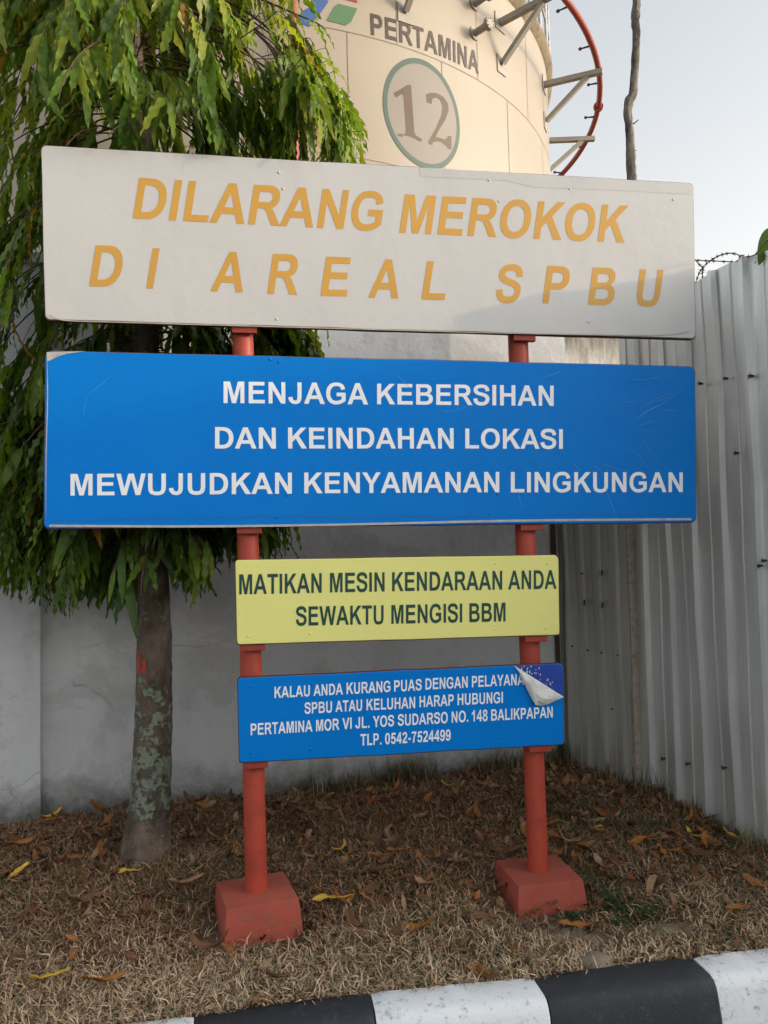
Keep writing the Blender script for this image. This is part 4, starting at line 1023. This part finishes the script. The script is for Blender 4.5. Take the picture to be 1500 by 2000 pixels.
for q in ((480, 22, 640, 180, 715, 250), (470, 35, 560, 140, 640, 215), (440, 60, 500, 190, 560, 260), (420, -40, 560, 20, 640, 60), (400, -80, 540, -40, 625, 10)):
    a, b_, c_ = tp(q[0], q[1]), tp(q[2], q[3]), tp(q[4], q[5]); s0_ = trunk_at(min(4.9, a.z+.25))
    P = catmull([s0_, a, b_, c_, c_+Vector((.03, -.02, -.16))], 6)
    twigs.append((P, .009, .75, .35))
LIMY, LIMX = [-600, 0, 40, 70, 110, 200, 330, 600, 700, 1000, 1070, 1095, 1130, 1230, 1300], [620, 632, 640, 650, 660, 705, 716, 650, 630, 590, 575, 470, 415, 270, 200]
LOWX, LOWY = [-400, 0, 60, 150, 200, 260, 320, 400, 430, 600], [1150, 1140, 1165, 1185, 1150, 1215, 1120, 1160, 1065, 1085]
def reach(y0, ex, ey, dq, subs, r=.005, up=.15):
    a = tp(280, y0); b_ = at_y(ex, ey, DT+dq); mid_ = a.lerp(b_, random.uniform(.35, .6))+Vector((0, random.uniform(-.12, .12), random.uniform(.3, 1)*up))
    sgn = 1 if b_.x > a.x else -1
    P = catmull([a, mid_, b_, b_+Vector((.05*sgn, random.uniform(-.06, .06), -.10)), b_+Vector((.07*sgn, random.uniform(-.06, .06), -.24))], 5)
    twigs.append((P, r, .95, .30))
    for _ in range(subs):                    # side shoots
        k = random.randint(6, 14); q = P[k]; d = Vector((sgn*random.uniform(.08, .22), random.uniform(-.2, .2), random.uniform(-.08, .04)))
        twigs.append((catmull([q, q+d*.5, q+d, q+d+Vector((.03*sgn, 0, -.12)), q+d+Vector((.03*sgn, 0, -.26))], 4), r*.6, 1.0, .12))
for i in range(9):
    ex = 505+185*(i+.5)/9; reach(random.uniform(-120, 130), ex, np.interp(ex, [500, 690], [115, 228])+random.uniform(-45, 40), random.uniform(-.35, .45), 4)
for i in range(10): reach(random.uniform(480, 590), random.uniform(430, 610), random.uniform(595, 645), random.uniform(-.15, .35), 2)
for i in range(9): reach(random.uniform(860, 960), random.uniform(370, 560), random.uniform(975, 1010), random.uniform(-.15, .25), 2)
for i in range(26): reach(random.uniform(640, 990), random.uniform(-90, 190), random.uniform(760, 1040), random.uniform(-.45, .30), 2, .005, .10)
for i in range(8): reach(random.uniform(960, 1060), random.uniform(200, 380), random.uniform(1010, 1060), random.uniform(-.25, .25), 2, .004, .06)
bmb = MB(); LB = []; LD = []; LN = []; LL = []
cen = Vector((TB.x, DT, 0))
def clash(p):
    """inside the sign's slab, the posts' plane, or the wall"""
    q = p-SP; u = q.dot(SD); wv = q.dot(SN)
    if -1.45 < u < 1.5 and -.13 < wv < .03 and p.z < 3.0: return True
    if -1.45 < u < 1.5 and wv >= -.13 and p.z < 2.98: return True
    if (p-WP).dot(WN) < .03 and p.z < wall_top+.1: return True
    return False
for pts, r, dens, first in twigs:
    keep = []
    for p in pts:
        if clash(p): break
        qx, qy = project([tuple(p)]); qx, qy = qx[0], qy[0]
        if len(keep) > 3 and (qx > np.interp(qy, LIMY, LIMX)-12 or qy > np.interp(qx, LOWX, LOWY)-25): break
        keep.append(p)
    if len(keep) < 4: continue
    bmb.tube(keep, [r*(1-.75*i/len(keep)) for i in range(len(keep))], 5)
    seg = sum((keep[i+1]-keep[i]).length for i in range(len(keep)-1)); acc = 0; sgn = 1
    for i in range(len(keep)-1):
        a, b_ = keep[i], keep[i+1]; l = (b_-a).length
        f = i/(len(pts)-1)
        if f < first: continue
        k = max(1, int(round(l/.028*dens)))
        for j in range(k):
            p = a.lerp(b_, (j+random.random())/k); t_ = (b_-a).normalized(); sgn = -sgn
            out = Vector((p.x-cen.x, p.y-cen.y, 0)); out = out.normalized() if out.length > 1e-3 else Vector((1, 0, 0))
            sd = t_.cross(Vector((0, 0, 1))); sd = sd.normalized() if sd.length > 1e-3 else Vector((1, 0, 0))
            d = (Vector((0, 0, -1.0)) + t_*.35 + sd*sgn*random.uniform(.10, .55) + out*random.uniform(0, .35) + Vector((random.gauss(0, .14), random.gauss(0, .14), random.gauss(0, .12)))).normalized()
            n_ = (out + Vector((random.gauss(0, .5), random.gauss(0, .5), random.uniform(.0, .7)))).normalized()
            ln = random.uniform(.13, .285)
            LB.append(p); LD.append(d); LN.append(n_); LL.append(ln)
LB = np.array(LB); LD = np.array(LD); LN = np.array(LN); LL = np.array(LL)
tips = LB+LD*LL[:, None]
ok = np.ones(len(LB), bool)
for i in range(len(LB)):
    if clash(Vector(tips[i])) or clash(Vector(LB[i]+LD[i]*LL[i]*.5)): ok[i] = False
px, py = project(LB+LD*(LL*.6)[:, None])
lim = np.interp(py, LIMY, LIMX)
ok &= px < lim
low = np.interp(px, LOWX, LOWY)
ok &= py < low
# open places where the tank shows between the branches
gap = ((px-520)/48)**2+((py-120)/62)**2 < 1
ok &= ~((py > 1035) & (rng.random(len(px)) < .28))
ok &= ~(gap & (rng.random(len(px)) < .92))
gap2 = ((px-30)/70)**2+((py-200)/110)**2 < 1
ok &= ~(gap2 & (rng.random(len(px)) < .5))
for (cx_, cy_, rx_, ry_, pr_) in ((45, 600, 40, 130, .6), (10, 260, 45, 130, .55), (365, 255, 26, 40, .8), (190, 245, 22, 45, .8), (130, 120, 26, 60, .55), (60, 900, 45, 70, .4), (330, 90, 40, 50, .4), (600, 260, 40, 40, .4)):
    ok &= ~((((px-cx_)/rx_)**2+((py-cy_)/ry_)**2 < 1) & (rng.random(len(px)) < pr_))
LB, LD, LN, LL = LB[ok], LD[ok], LN[ok], LL[ok]; n = len(LB)
LW = np.clip(LL*rng.uniform(.125, .19, n), .018, .042)
V, Fq, per = leaf_batch(LB, LD, LN, LL, LW, 15, .19, .22, rng.uniform(-.05, .30, n))
hue = rng.random(n); tone = np.zeros((n, 4)); tone[:, 3] = 1
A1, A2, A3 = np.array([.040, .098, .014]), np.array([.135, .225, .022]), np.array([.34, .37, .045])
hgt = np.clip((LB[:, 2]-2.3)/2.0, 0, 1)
k = np.clip(hue*.80+.38*hgt-.02, 0, 1)[:, None]  # sunlit look put into the colour: higher leaves turn lighter and yellower
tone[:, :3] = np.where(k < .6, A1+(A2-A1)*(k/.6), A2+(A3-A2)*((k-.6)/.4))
yl = rng.random(n) < .022; tone[yl, :3] = np.array([.42, .22, .02])*rng.uniform(.6, 1.1, (yl.sum(), 1))
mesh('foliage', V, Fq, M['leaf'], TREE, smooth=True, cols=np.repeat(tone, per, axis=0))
bmb.build('branches', simple('twig_bark', (.085, .055, .035), .9, .3, 30, bstr=0), TREE, smooth=True)
print('leaves', n)

# sprig of another plant over the fence at the right edge
SB = at_y(1560, 640, 3.55); SB.z = gz(SB.x, SB.y)
SPR = empty('leafy_shrub', SB, 'green leafy shrub peeping over the fence in the right corner', 'shrub')
mb = MB(); tipz = at_y(1540, 480, 3.55); mb.tube([SB-Vector((0, 0, .1)), SB+Vector((.03, .02, 1.4)), tipz], [.03, .022, .008], 8); mb.build('stem', M['bark'], SPR, smooth=True)
bs = []; ds = []; ns = []; ls = []
for (p0, p1, dy) in (((1515, 440), (1482, 515), 0), ((1535, 430), (1500, 530), .03), ((1545, 400), (1508, 470), .06), ((1545, 470), (1600, 560), .0), ((1540, 460), (1580, 420), .02)):
    a, b_ = at_y(*p0, 3.55+dy), at_y(*p1, 3.55+dy); bs.append(a); ds.append((b_-a).normalized()); ns.append(Vector((-.3, -.9, .2)).normalized()); ls.append((b_-a).length)
bs, ds, ns, ls = map(np.array, (bs, ds, ns, ls))
V, Fq, per = leaf_batch(bs, ds, ns, ls, ls*.42, 10, .05, .2, .1)
cl = np.tile(np.array([.10, .19, .02, 1]), (len(V), 1)); mesh('foliage', V, Fq, M['leaf'], SPR, smooth=True, cols=cl)

# ------------------------------------------------------------------ dry grass
def in_lawn(x, y):
    ok = y > kerb_y(x)+.018
    ok &= ((x-WP.x)*WN.x+(y-WP.y)*WN.y) > .01
    s = (x-FA.x)*FN.x+(y-FA.y)*FN.y; ok &= s > .02
    s2 = (x-GA.x)*GN.x+(y-GA.y)*GN.y; ok &= s2 > .02
    return ok
NB = 150000
gx_ = rng.uniform(-2.3, 2.0, NB*2); gy_ = rng.uniform(2.5, 5.1, NB*2)
okg = in_lawn(gx_, gy_)
def vnoise(x, y, s):
    return (np.sin(x*s+1.3)*np.sin(y*s*1.1+.4)+np.sin(x*s*2.3+y*s*1.7)*.5+np.sin(x*s*.6-y*s*2.1+2)*.5)/2
pat = vnoise(gx_, gy_, 4.1)
bare = bareness(gx_, gy_)*(.75+.5*vnoise(gx_, gy_, 17))
okg &= rng.random(len(gx_)) > np.clip(.25-.4*pat, 0, .5)+bare*1.0
for fo_ in [o_ for o_ in STAND.children if o_.name.startswith('footing')]:
    cx = sum((v.co.x for v in fo_.data.vertices))/len(fo_.data.vertices)+STAND.location.x; cy = sum((v.co.y for v in fo_.data.vertices))/len(fo_.data.vertices)+STAND.location.y
    okg &= ~((np.abs(gx_-cx) < .16) & (np.abs(gy_-cy) < .16)); okg &= ~((np.abs(gx_-cx) < .23) & (gy_-cy < .05) & (gy_-cy > -.235) & (rng.random(len(gx_)) < .8))
gx_, gy_, pat = gx_[okg][:NB], gy_[okg][:NB], pat[okg][:NB]; NB = len(gx_)
gzv = ground_z(gx_, gy_)
ln = rng.uniform(.024, .070, NB)*(1+.25*pat)
wd_ = (gx_-WP.x)*WN.x+(gy_-WP.y)*WN.y; fd_ = np.minimum((gx_-FA.x)*FN.x+(gy_-FA.y)*FN.y, (gx_-GA.x)*GN.x+(gy_-GA.y)*GN.y)
tall = ((wd_ < .16) & (gx_ > -.6) & (rng.random(NB) < .24*(vnoise(gx_*3, gy_*3, 3.3) > -.1))) | ((fd_ < .12) & (rng.random(NB) < .10*(vnoise(gx_*4, gy_*4, 3.3) > 0)))
ln[tall] *= rng.uniform(1.5, 3.2, tall.sum())
az = rng.random(NB)*2*np.pi; lean = np.where(tall, rng.uniform(.1, .6, NB), rng.uniform(.75, 1.52, NB))
d0 = np.stack([np.cos(az)*np.sin(lean*.6), np.sin(az)*np.sin(lean*.6), np.cos(lean*.6)], -1)
l2 = np.minimum(lean*1.25, 1.62); az2 = az+rng.normal(0, .5, NB)
d1 = np.stack([np.cos(az2)*np.sin(l2), np.sin(az2)*np.sin(l2), np.cos(l2)], -1)
base = np.stack([gx_, gy_, gzv-.004+rng.uniform(0, .016, NB)], -1)
mid = base+d0*(ln*.45)[:, None]; tip = mid+d1*(ln*.6)[:, None]; tip[:, 2] = np.maximum(tip[:, 2], gzv+.003)
hw = rng.uniform(.0013, .0031, NB); sd = np.stack([-np.sin(az), np.cos(az), rng.normal(0, .3, NB)], -1)
V = np.stack([base-sd*hw[:, None], base+sd*hw[:, None], mid+sd*(hw*.9)[:, None], mid-sd*(hw*.9)[:, None], tip], 1)
vi = (np.arange(NB)*5)[:, None]
front = np.clip((3.55-gy_+.12*gx_)/.75, 0, 1)                  # straw near the kerb, browner litter-rich turf further back
h = rng.random(NB); col = np.zeros((NB, 4)); col[:, 3] = 1
straw, brown, dk, grn = np.array([.64, .49, .32]), np.array([.31, .185, .11]), np.array([.095, .050, .031]), np.array([.10, .13, .045])
kf = np.clip(front*.62+h*.75-.28, 0, 1)[:, None]; col[:, :3] = brown+(straw-brown)*kf
d_ = rng.random(NB) < (.46-.20*front); col[d_, :3] = dk+(brown-dk)*rng.random((d_.sum(), 1))*.7
g_ = rng.random(NB) < np.clip(.12+.16*vnoise(gx_+3, gy_, 3.1)+.10*(gx_ > .8)-.04*front, .015, .5); col[g_, :3] = grn*rng.uniform(.6, 1.3, (g_.sum(), 1))
gt = tall & (rng.random(NB) < .55); col[gt, :3] = np.array([.05, .065, .025])
m, t, b = new_mat('dry_grass'); at = N(t, 'Attribute', attribute_name='tone'); t.links.new(at.outputs['Color'], b.inputs['Base Color'])
b.inputs['Roughness'].default_value = .75; b.inputs['Specular IOR Level'].default_value = .2; M['grass'] = m
quads = np.concatenate([vi, vi+1, vi+2, vi+3], 1); tris = np.concatenate([vi+3, vi+2, vi+4, vi+4], 1)
# tip triangle as a degenerate-free quad: split the tip in two
Vt = np.concatenate([V, (V[:, 4:5]+sd[:, None]*.0003)], 1); vi6 = (np.arange(NB)*6)[:, None]
q1 = np.concatenate([vi6, vi6+1, vi6+2, vi6+3], 1); q2 = np.concatenate([vi6+3, vi6+2, vi6+5, vi6+4], 1)
tag(mesh('grass', Vt.reshape(-1, 3), np.concatenate([q1, q2]), M['grass'], cols=np.repeat(col, 6, axis=0)), 'dry brown and straw coloured grass covering the verge', 'grass', kind='stuff')

# crumbled leaf litter caught in the grass
NL = 2600
lx, ly = rng.uniform(-2.1, 1.9, NL*3), rng.uniform(2.7, 5.0, NL*3)
lk = in_lawn(lx, ly) & (rng.random(NL*3) < np.clip(.12+(ly-3.05)*.9, .1, 1)*np.clip(.55+.9*vnoise(lx+5, ly, 5.2), .08, 1))
lx, ly = lx[lk][:NL], ly[lk][:NL]; NL = len(lx)
laz = rng.random(NL)*6.28; ltl = rng.normal(0, .45, NL)
ld = np.stack([np.cos(laz)*np.cos(ltl), np.sin(laz)*np.cos(ltl), np.sin(ltl)], -1)
lnn = np.stack([rng.normal(0, .5, NL), rng.normal(0, .5, NL), np.ones(NL)], -1); lnn /= np.linalg.norm(lnn, axis=1, keepdims=True)
ll_ = rng.uniform(.025, .085, NL)
V, Fq, per = leaf_batch(np.stack([lx, ly, ground_z(lx, ly)+rng.uniform(.006, .03, NL)], -1), ld, lnn, ll_, ll_*rng.uniform(.22, .5, NL), 7, .22, .5, rng.uniform(-.5, .6, NL))
pal = np.array([(.14, .065, .032), (.24, .12, .06), (.30, .18, .10), (.09, .045, .028), (.26, .10, .03)]); lc_ = np.ones((NL, 4)); lc_[:, :3] = pal[rng.integers(0, 5, NL)]*rng.uniform(.7, 1.25, (NL, 1))
tag(mesh('leaf_litter', V, Fq, M['grass'], smooth=True, cols=np.repeat(lc_, per, axis=0)), 'crumbled brown leaf litter caught in the dry grass', 'leaf litter', kind='stuff')

# ------------------------------------------------------------------ fallen leaves
def dead_leaf(name, col, curl, twist, seed):
    r_ = random.Random(seed); n = 10; V = []
    L = .155; W = .036
    for j in range(n+1):
        s = j/n; hw = W/2*(math.sin(math.pi*s**.75)**.8 if 0 < s < 1 else .03)
        bend = .016*math.sin(s*4.5+seed)*r_.choice((1, 1))
        a = curl*(s-.5); x = L*(math.sin(a)/curl if abs(curl) > .01 else s-.5); z = L*((1-math.cos(a))/curl if abs(curl) > .01 else 0)
        tw = twist*(s-.5)+.15*math.sin(s*9+seed)
        for k in (-1, -.5, 0, .5, 1):
            wv = .18*hw*math.sin(j*2.2+seed+k)
            V.append(Vector((x, k*hw*math.cos(tw)+bend+.1*hw*r_.uniform(-1, 1), .002*r_.uniform(-1, 1)+z+abs(k)*hw*.55+k*hw*math.sin(tw)+wv*abs(k)+.008)))
    fs = [(j*5+k, j*5+k+1, (j+1)*5+k+1, (j+1)*5+k) for j in range(n) for k in range(4)]
    m = simple('dead_leaf_'+name, col, .7, .22, 40, 120, .3, spec=.25, dirt=tuple(x*.45 for x in col), dirt_amt=.6)
    o = mesh('fallen_leaf', V, fs, m, smooth=True)
    sm = o.modifiers.new('thick', 'SOLIDIFY'); sm.thickness = .0007
    return o
kinds = {'brown': (.15, .072, .036), 'tan': (.30, .185, .105), 'orange': (.30, .125, .035), 'yellow': (.58, .38, .06)}
protos = {}
for i, (kname, col) in enumerate(kinds.items()):
    protos[kname] = [dead_leaf(kname, col, c_, tw_, 10*i+j) for j, (c_, tw_) in enumerate(((1.3, 1.6), (3.0, 2.2), (.5, -1.2), (2.4, -2.0)))]
used = set()
LAB = {'brown': 'curled dark brown leaf lying in the dry grass', 'tan': 'pale tan dry leaf lying in the dry grass', 'orange': 'rusty orange leaf lying in the dry grass', 'yellow': 'yellow leaf lying in the dry grass'}
def put_leaf(kname, x, y, rz, sc, tilt=(0, 0), label=None, group='fallen leaves on the dry grass', lift=.012, var=None):
    pr = protos[kname]; k = random.randrange(len(pr)) if var is None else var; src = pr[k]
    if (kname, k) in used:
        o = src.copy(); COL.objects.link(o)
    else: used.add((kname, k)); o = src
    o.location = (x, y, gz(x, y)+lift); o.rotation_euler = (tilt[0], tilt[1], rz); o.scale = (sc, sc, sc)
    o['label'] = label or LAB[kname]; o['category'] = 'leaf'
    if group: o['group'] = group
    elif 'group' in o: del o['group']
    return o
named = [('yellow', 652, 1770, 1.15, .05, 'long pale yellow leaf lying right of the left footing', 2),
         ('yellow', 100, 1925, 1.0, .1, 'yellow leaf in the straw grass at lower left near the kerb', 0),
         ('orange', 205, 1930, 1.0, .45, 'rusty orange leaf beside the lower left yellow leaf', 0),
         ('yellow', 36, 1718, 1.0, 1.2, 'upright yellow leaf at the far left edge of the verge', 0),
         ('yellow', 255, 1713, .8, .1, 'yellow leaf resting at the foot of the lichen trunk', 2),
         ('tan', 362, 1725, 1.1, .35, 'pale tan leaf between the trunk and the left post', 0),
         ('brown', 160, 1768, 1.1, .6, 'broad brown leaf below the tree trunk', 1),
         ('brown', 410, 1862, 1.2, .1, 'crumpled brown leaf in front of the left footing', 3),
         ('orange', 1448, 1785, .9, .2, 'orange yellow leaf on bare soil near the right edge', 2),
         ('orange', 1135, 1822, 1.25, .15, 'flat orange leaf on the sandy patch before the right footing', 2),
         ('tan', 1085, 1775, 1.0, 1.3, 'curled tan leaf standing against the right footing', 1),
         ('tan', 1120, 1655, 1.1, 2.4, 'arched tan leaf right of the right post', 1),
         ('brown', 1365, 1680, 1.3, 2.1, 'long brown leaf in the grass near the tall fence', 0),
         ('tan', 840, 1740, 1.0, .1, 'tan leaf alone between the two footings', 3)]
for kname, x, y, sc, rz, lb, v in named:
    p = on_z(x, y, -.06)
    for _ in range(3): p = on_z(x, y, gz(p.x, p.y)+.02)
    put_leaf(kname, p.x, p.y, rz, sc, (random.uniform(-.15, .15), random.uniform(-.15, .15)), lb, None, .036, v)
cnt = 0
while cnt < 280:
    x, y = random.uniform(-2.0, 1.75), random.uniform(2.72, 4.95)
    if not in_lawn(np.array([x]), np.array([y-.0]))[0] or y < kerb_y(x)+.08: continue
    dens = .10+.9*min(1, max(0, (y-3.0)/.7))
    if random.random() > dens: continue
    if any(math.hypot(x-fx, y-fy) < .24 for fx, fy in ((-.53, 3.3), (.62, 3.5))) or math.hypot(x-TB.x, y-TB.y) < .13: continue
    kname = random.choices(['brown', 'tan', 'orange', 'yellow'], [.40, .30, .25, .05])[0]
    put_leaf(kname, x, y, random.random()*6.28, random.uniform(.6, 1.1), (random.gauss(0, .5), random.gauss(0, .4)), lift=random.uniform(.010, .034))
    cnt += 1

# small things on the verge
p = on_z(1172, 1888, KZ); p.z = gz(p.x, p.y+.05)
bm = bmesh.new(); bmesh.ops.create_icosphere(bm, subdivisions=4, radius=1)
for v in bm.verts:
    n_ = v.co.normalized(); f = 1+.12*math.sin(n_.x*4+1)+.10*math.sin(n_.y*5+n_.z*3)
    v.co = Vector((n_.x*.078*f, n_.y*.055*f, n_.z*.026*f))
me = bpy.data.meshes.new('stone'); bm.to_mesh(me); bm.free()
st_ = bpy.data.objects.new('stone', me); COL.objects.link(st_); st_.location = (p.x, p.y+.055, gz(p.x, p.y+.055)+.017); st_.rotation_euler = (0, .05, .15)
me.materials.append(simple('dusty_stone', (.22, .175, .13), .9, .15, 20, 60, .7)); me.polygons.foreach_set('use_smooth', [True]*len(me.polygons))
tag(st_, 'flat dusty stone lying against the black kerb block', 'stone')

def weed(px, py, size, nst, label, col=(.035, .085, .03)):
    p = on_z(px, py, -.09)
    for _ in range(3): p = on_z(px, py, gz(p.x, p.y))
    base = Vector((p.x, p.y, gz(p.x, p.y)))
    W = empty('weed', base, label, 'weed')
    st = MB(); bs, ds, ns, ls = [], [], [], []
    for i in range(nst):
        az = random.random()*6.28; L = size*random.uniform(.5, 1.1); el = random.uniform(.15, 1.2)
        P = [base.copy()]; q = base.copy()
        for k in range(7):
            e = el-k*.13; q = q+Vector((math.cos(az)*math.cos(e), math.sin(az)*math.cos(e), math.sin(e)))*L/7; P.append(q.copy())
            for sg in (-1, 1):
                for _ in range(2):
                    a2 = az+sg*random.uniform(.8, 1.7); d = Vector((math.cos(a2), math.sin(a2), random.uniform(-.2, .5))).normalized()
                    bs.append(q+Vector((random.gauss(0, .006), random.gauss(0, .006), random.gauss(0, .004)))); ds.append(d); ns.append(Vector((random.gauss(0, .3), random.gauss(0, .3), 1)).normalized()); ls.append(random.uniform(.014, .030))
        st.tube(P, [.0022]*8, 5)
    st.build('stems', simple('weed_stem', (.07, .07, .03), .8), W)
    bs, ds, ns, ls = map(np.array, (bs, ds, ns, ls)); V, Fq, per = leaf_batch(bs, ds, ns, ls, ls*.5, 4, .03, .1, .1)
    c_ = np.ones((len(bs), 4)); c_[:, :3] = np.array(col)*rng.uniform(.6, 1.5, (len(bs), 1)); mesh('leaves', V, Fq, M['leaf'], W, smooth=True, cols=np.repeat(c_, per, axis=0))
weed(1228, 1795, .20, 15, 'low dark green weed sprawling right of the right footing')
weed(1135, 1790, .15, 8, 'small green weed climbing the front of the right footing')

def tuft(px, py, size, nb, label, cols):
    p = on_z(px, py, -.08)
    for _ in range(3): p = on_z(px, py, gz(p.x, p.y))
    base = np.array([p.x, p.y, gz(p.x, p.y)])
    az = rng.random(nb)*6.28; le = rng.uniform(.1, 1.0, nb); L = size*rng.uniform(.5, 1.1, nb)
    b0 = base+np.stack([rng.normal(0, .03, nb), rng.normal(0, .025, nb), np.zeros(nb)], -1)
    V = []; pos = b0.copy(); rows = []
    for k in range(5):
        e = le*(1+.35*k); rows.append(pos.copy()); pos = pos+np.stack([np.cos(az)*np.sin(e), np.sin(az)*np.sin(e), np.cos(e)], -1)*(L/4)[:, None]
    sd = np.stack([-np.sin(az), np.cos(az), np.zeros(nb)], -1); V = np.zeros((nb, 5, 2, 3))
    for k in range(5):
        h = .0019*(1-.23*k); V[:, k, 0] = rows[k]-sd*h; V[:, k, 1] = rows[k]+sd*h
    q = np.array([(k*2, k*2+1, k*2+3, k*2+2) for k in range(4)]); Fq = (q[None]+(np.arange(nb)*10)[:, None, None]).reshape(-1, 4)
    pick = rng.integers(0, len(cols), nb); c_ = np.ones((nb, 4)); c_[:, :3] = np.array(cols)[pick]*rng.uniform(.7, 1.3, (nb, 1))
    tag(mesh('grass_tuft', V.reshape(-1, 3), Fq, M['grass'], loc=tuple(base), cols=np.repeat(c_, 10, axis=0)), label, 'grass tuft')
G1 = [(.05, .075, .025), (.035, .05, .02), (.16, .12, .06)]
tuft(1462, 1665, .16, 110, 'pale bushy grass tuft at the fence by the right edge', [(.22, .19, .09), (.12, .14, .05), (.28, .22, .12)])
tuft(1297, 1560, .17, 30, 'dark green grass tuft at the foot of the timber post', G1)
tuft(1385, 1612, .13, 34, 'green grass tuft halfway along the tall fence foot', G1)
tuft(840, 1520, .15, 46, 'spiky dark grass tuft against the wall under the boards', [(.035, .035, .02), (.06, .055, .03)])
tuft(760, 1535, .12, 30, 'smaller spiky grass tuft left of the dark one at the wall', [(.04, .04, .02), (.09, .07, .04)])

# ------------------------------------------------------------------ unseen building added out to the right to shade the verge
bd = Vector((SUN.x, SUN.y, 0)).normalized(); bt = Vector((-bd.y, bd.x, 0))
bc = Vector((.2, 3.0, 0))+bd*16.5-bt*5.0
BLD = empty('shade_building', bc, 'unseen low pale building added far out to the right for shade', 'building')
axb = (bd, bt, Vector((0, 0, 1)))
mb = MB(); mb.box(bc+Vector((0, 0, 2.05)), 5, 16, 4.9, axb); mb.build('wall', simple('pale_render', (.55, .54, .50), .8, .08, 1), BLD)
mb = MB(); mb.box(bc+Vector((0, 0, 4.60)), 5.6, 16.6, .2, axb); mb.build('roof', simple('roof_sheet', (.30, .10, .07), .6), BLD)
for k in (-5, -2, 1, 4):
    mb = MB(); mb.box(bc-bd*2.52+bt*k+Vector((0, 0, 1.9)), .08, 1.6, 1.3, axb); f_ = mb.build('window', simple('window_frame', (.6, .6, .6), .5), BLD)
    mb = MB(); mb.box(bc-bd*2.57+bt*k+Vector((0, 0, 1.9)), .03, 1.4, 1.1, axb); mb.build('pane', simple('window_glass', (.03, .04, .05), .08, .05, bstr=0), f_)
mb = MB(); mb.box(bc-bd*2.53+bt*6.5+Vector((0, 0, .95)), .08, 1.0, 2.3, axb); mb.build('door', simple('blue_door', (.05, .12, .25), .5), BLD)
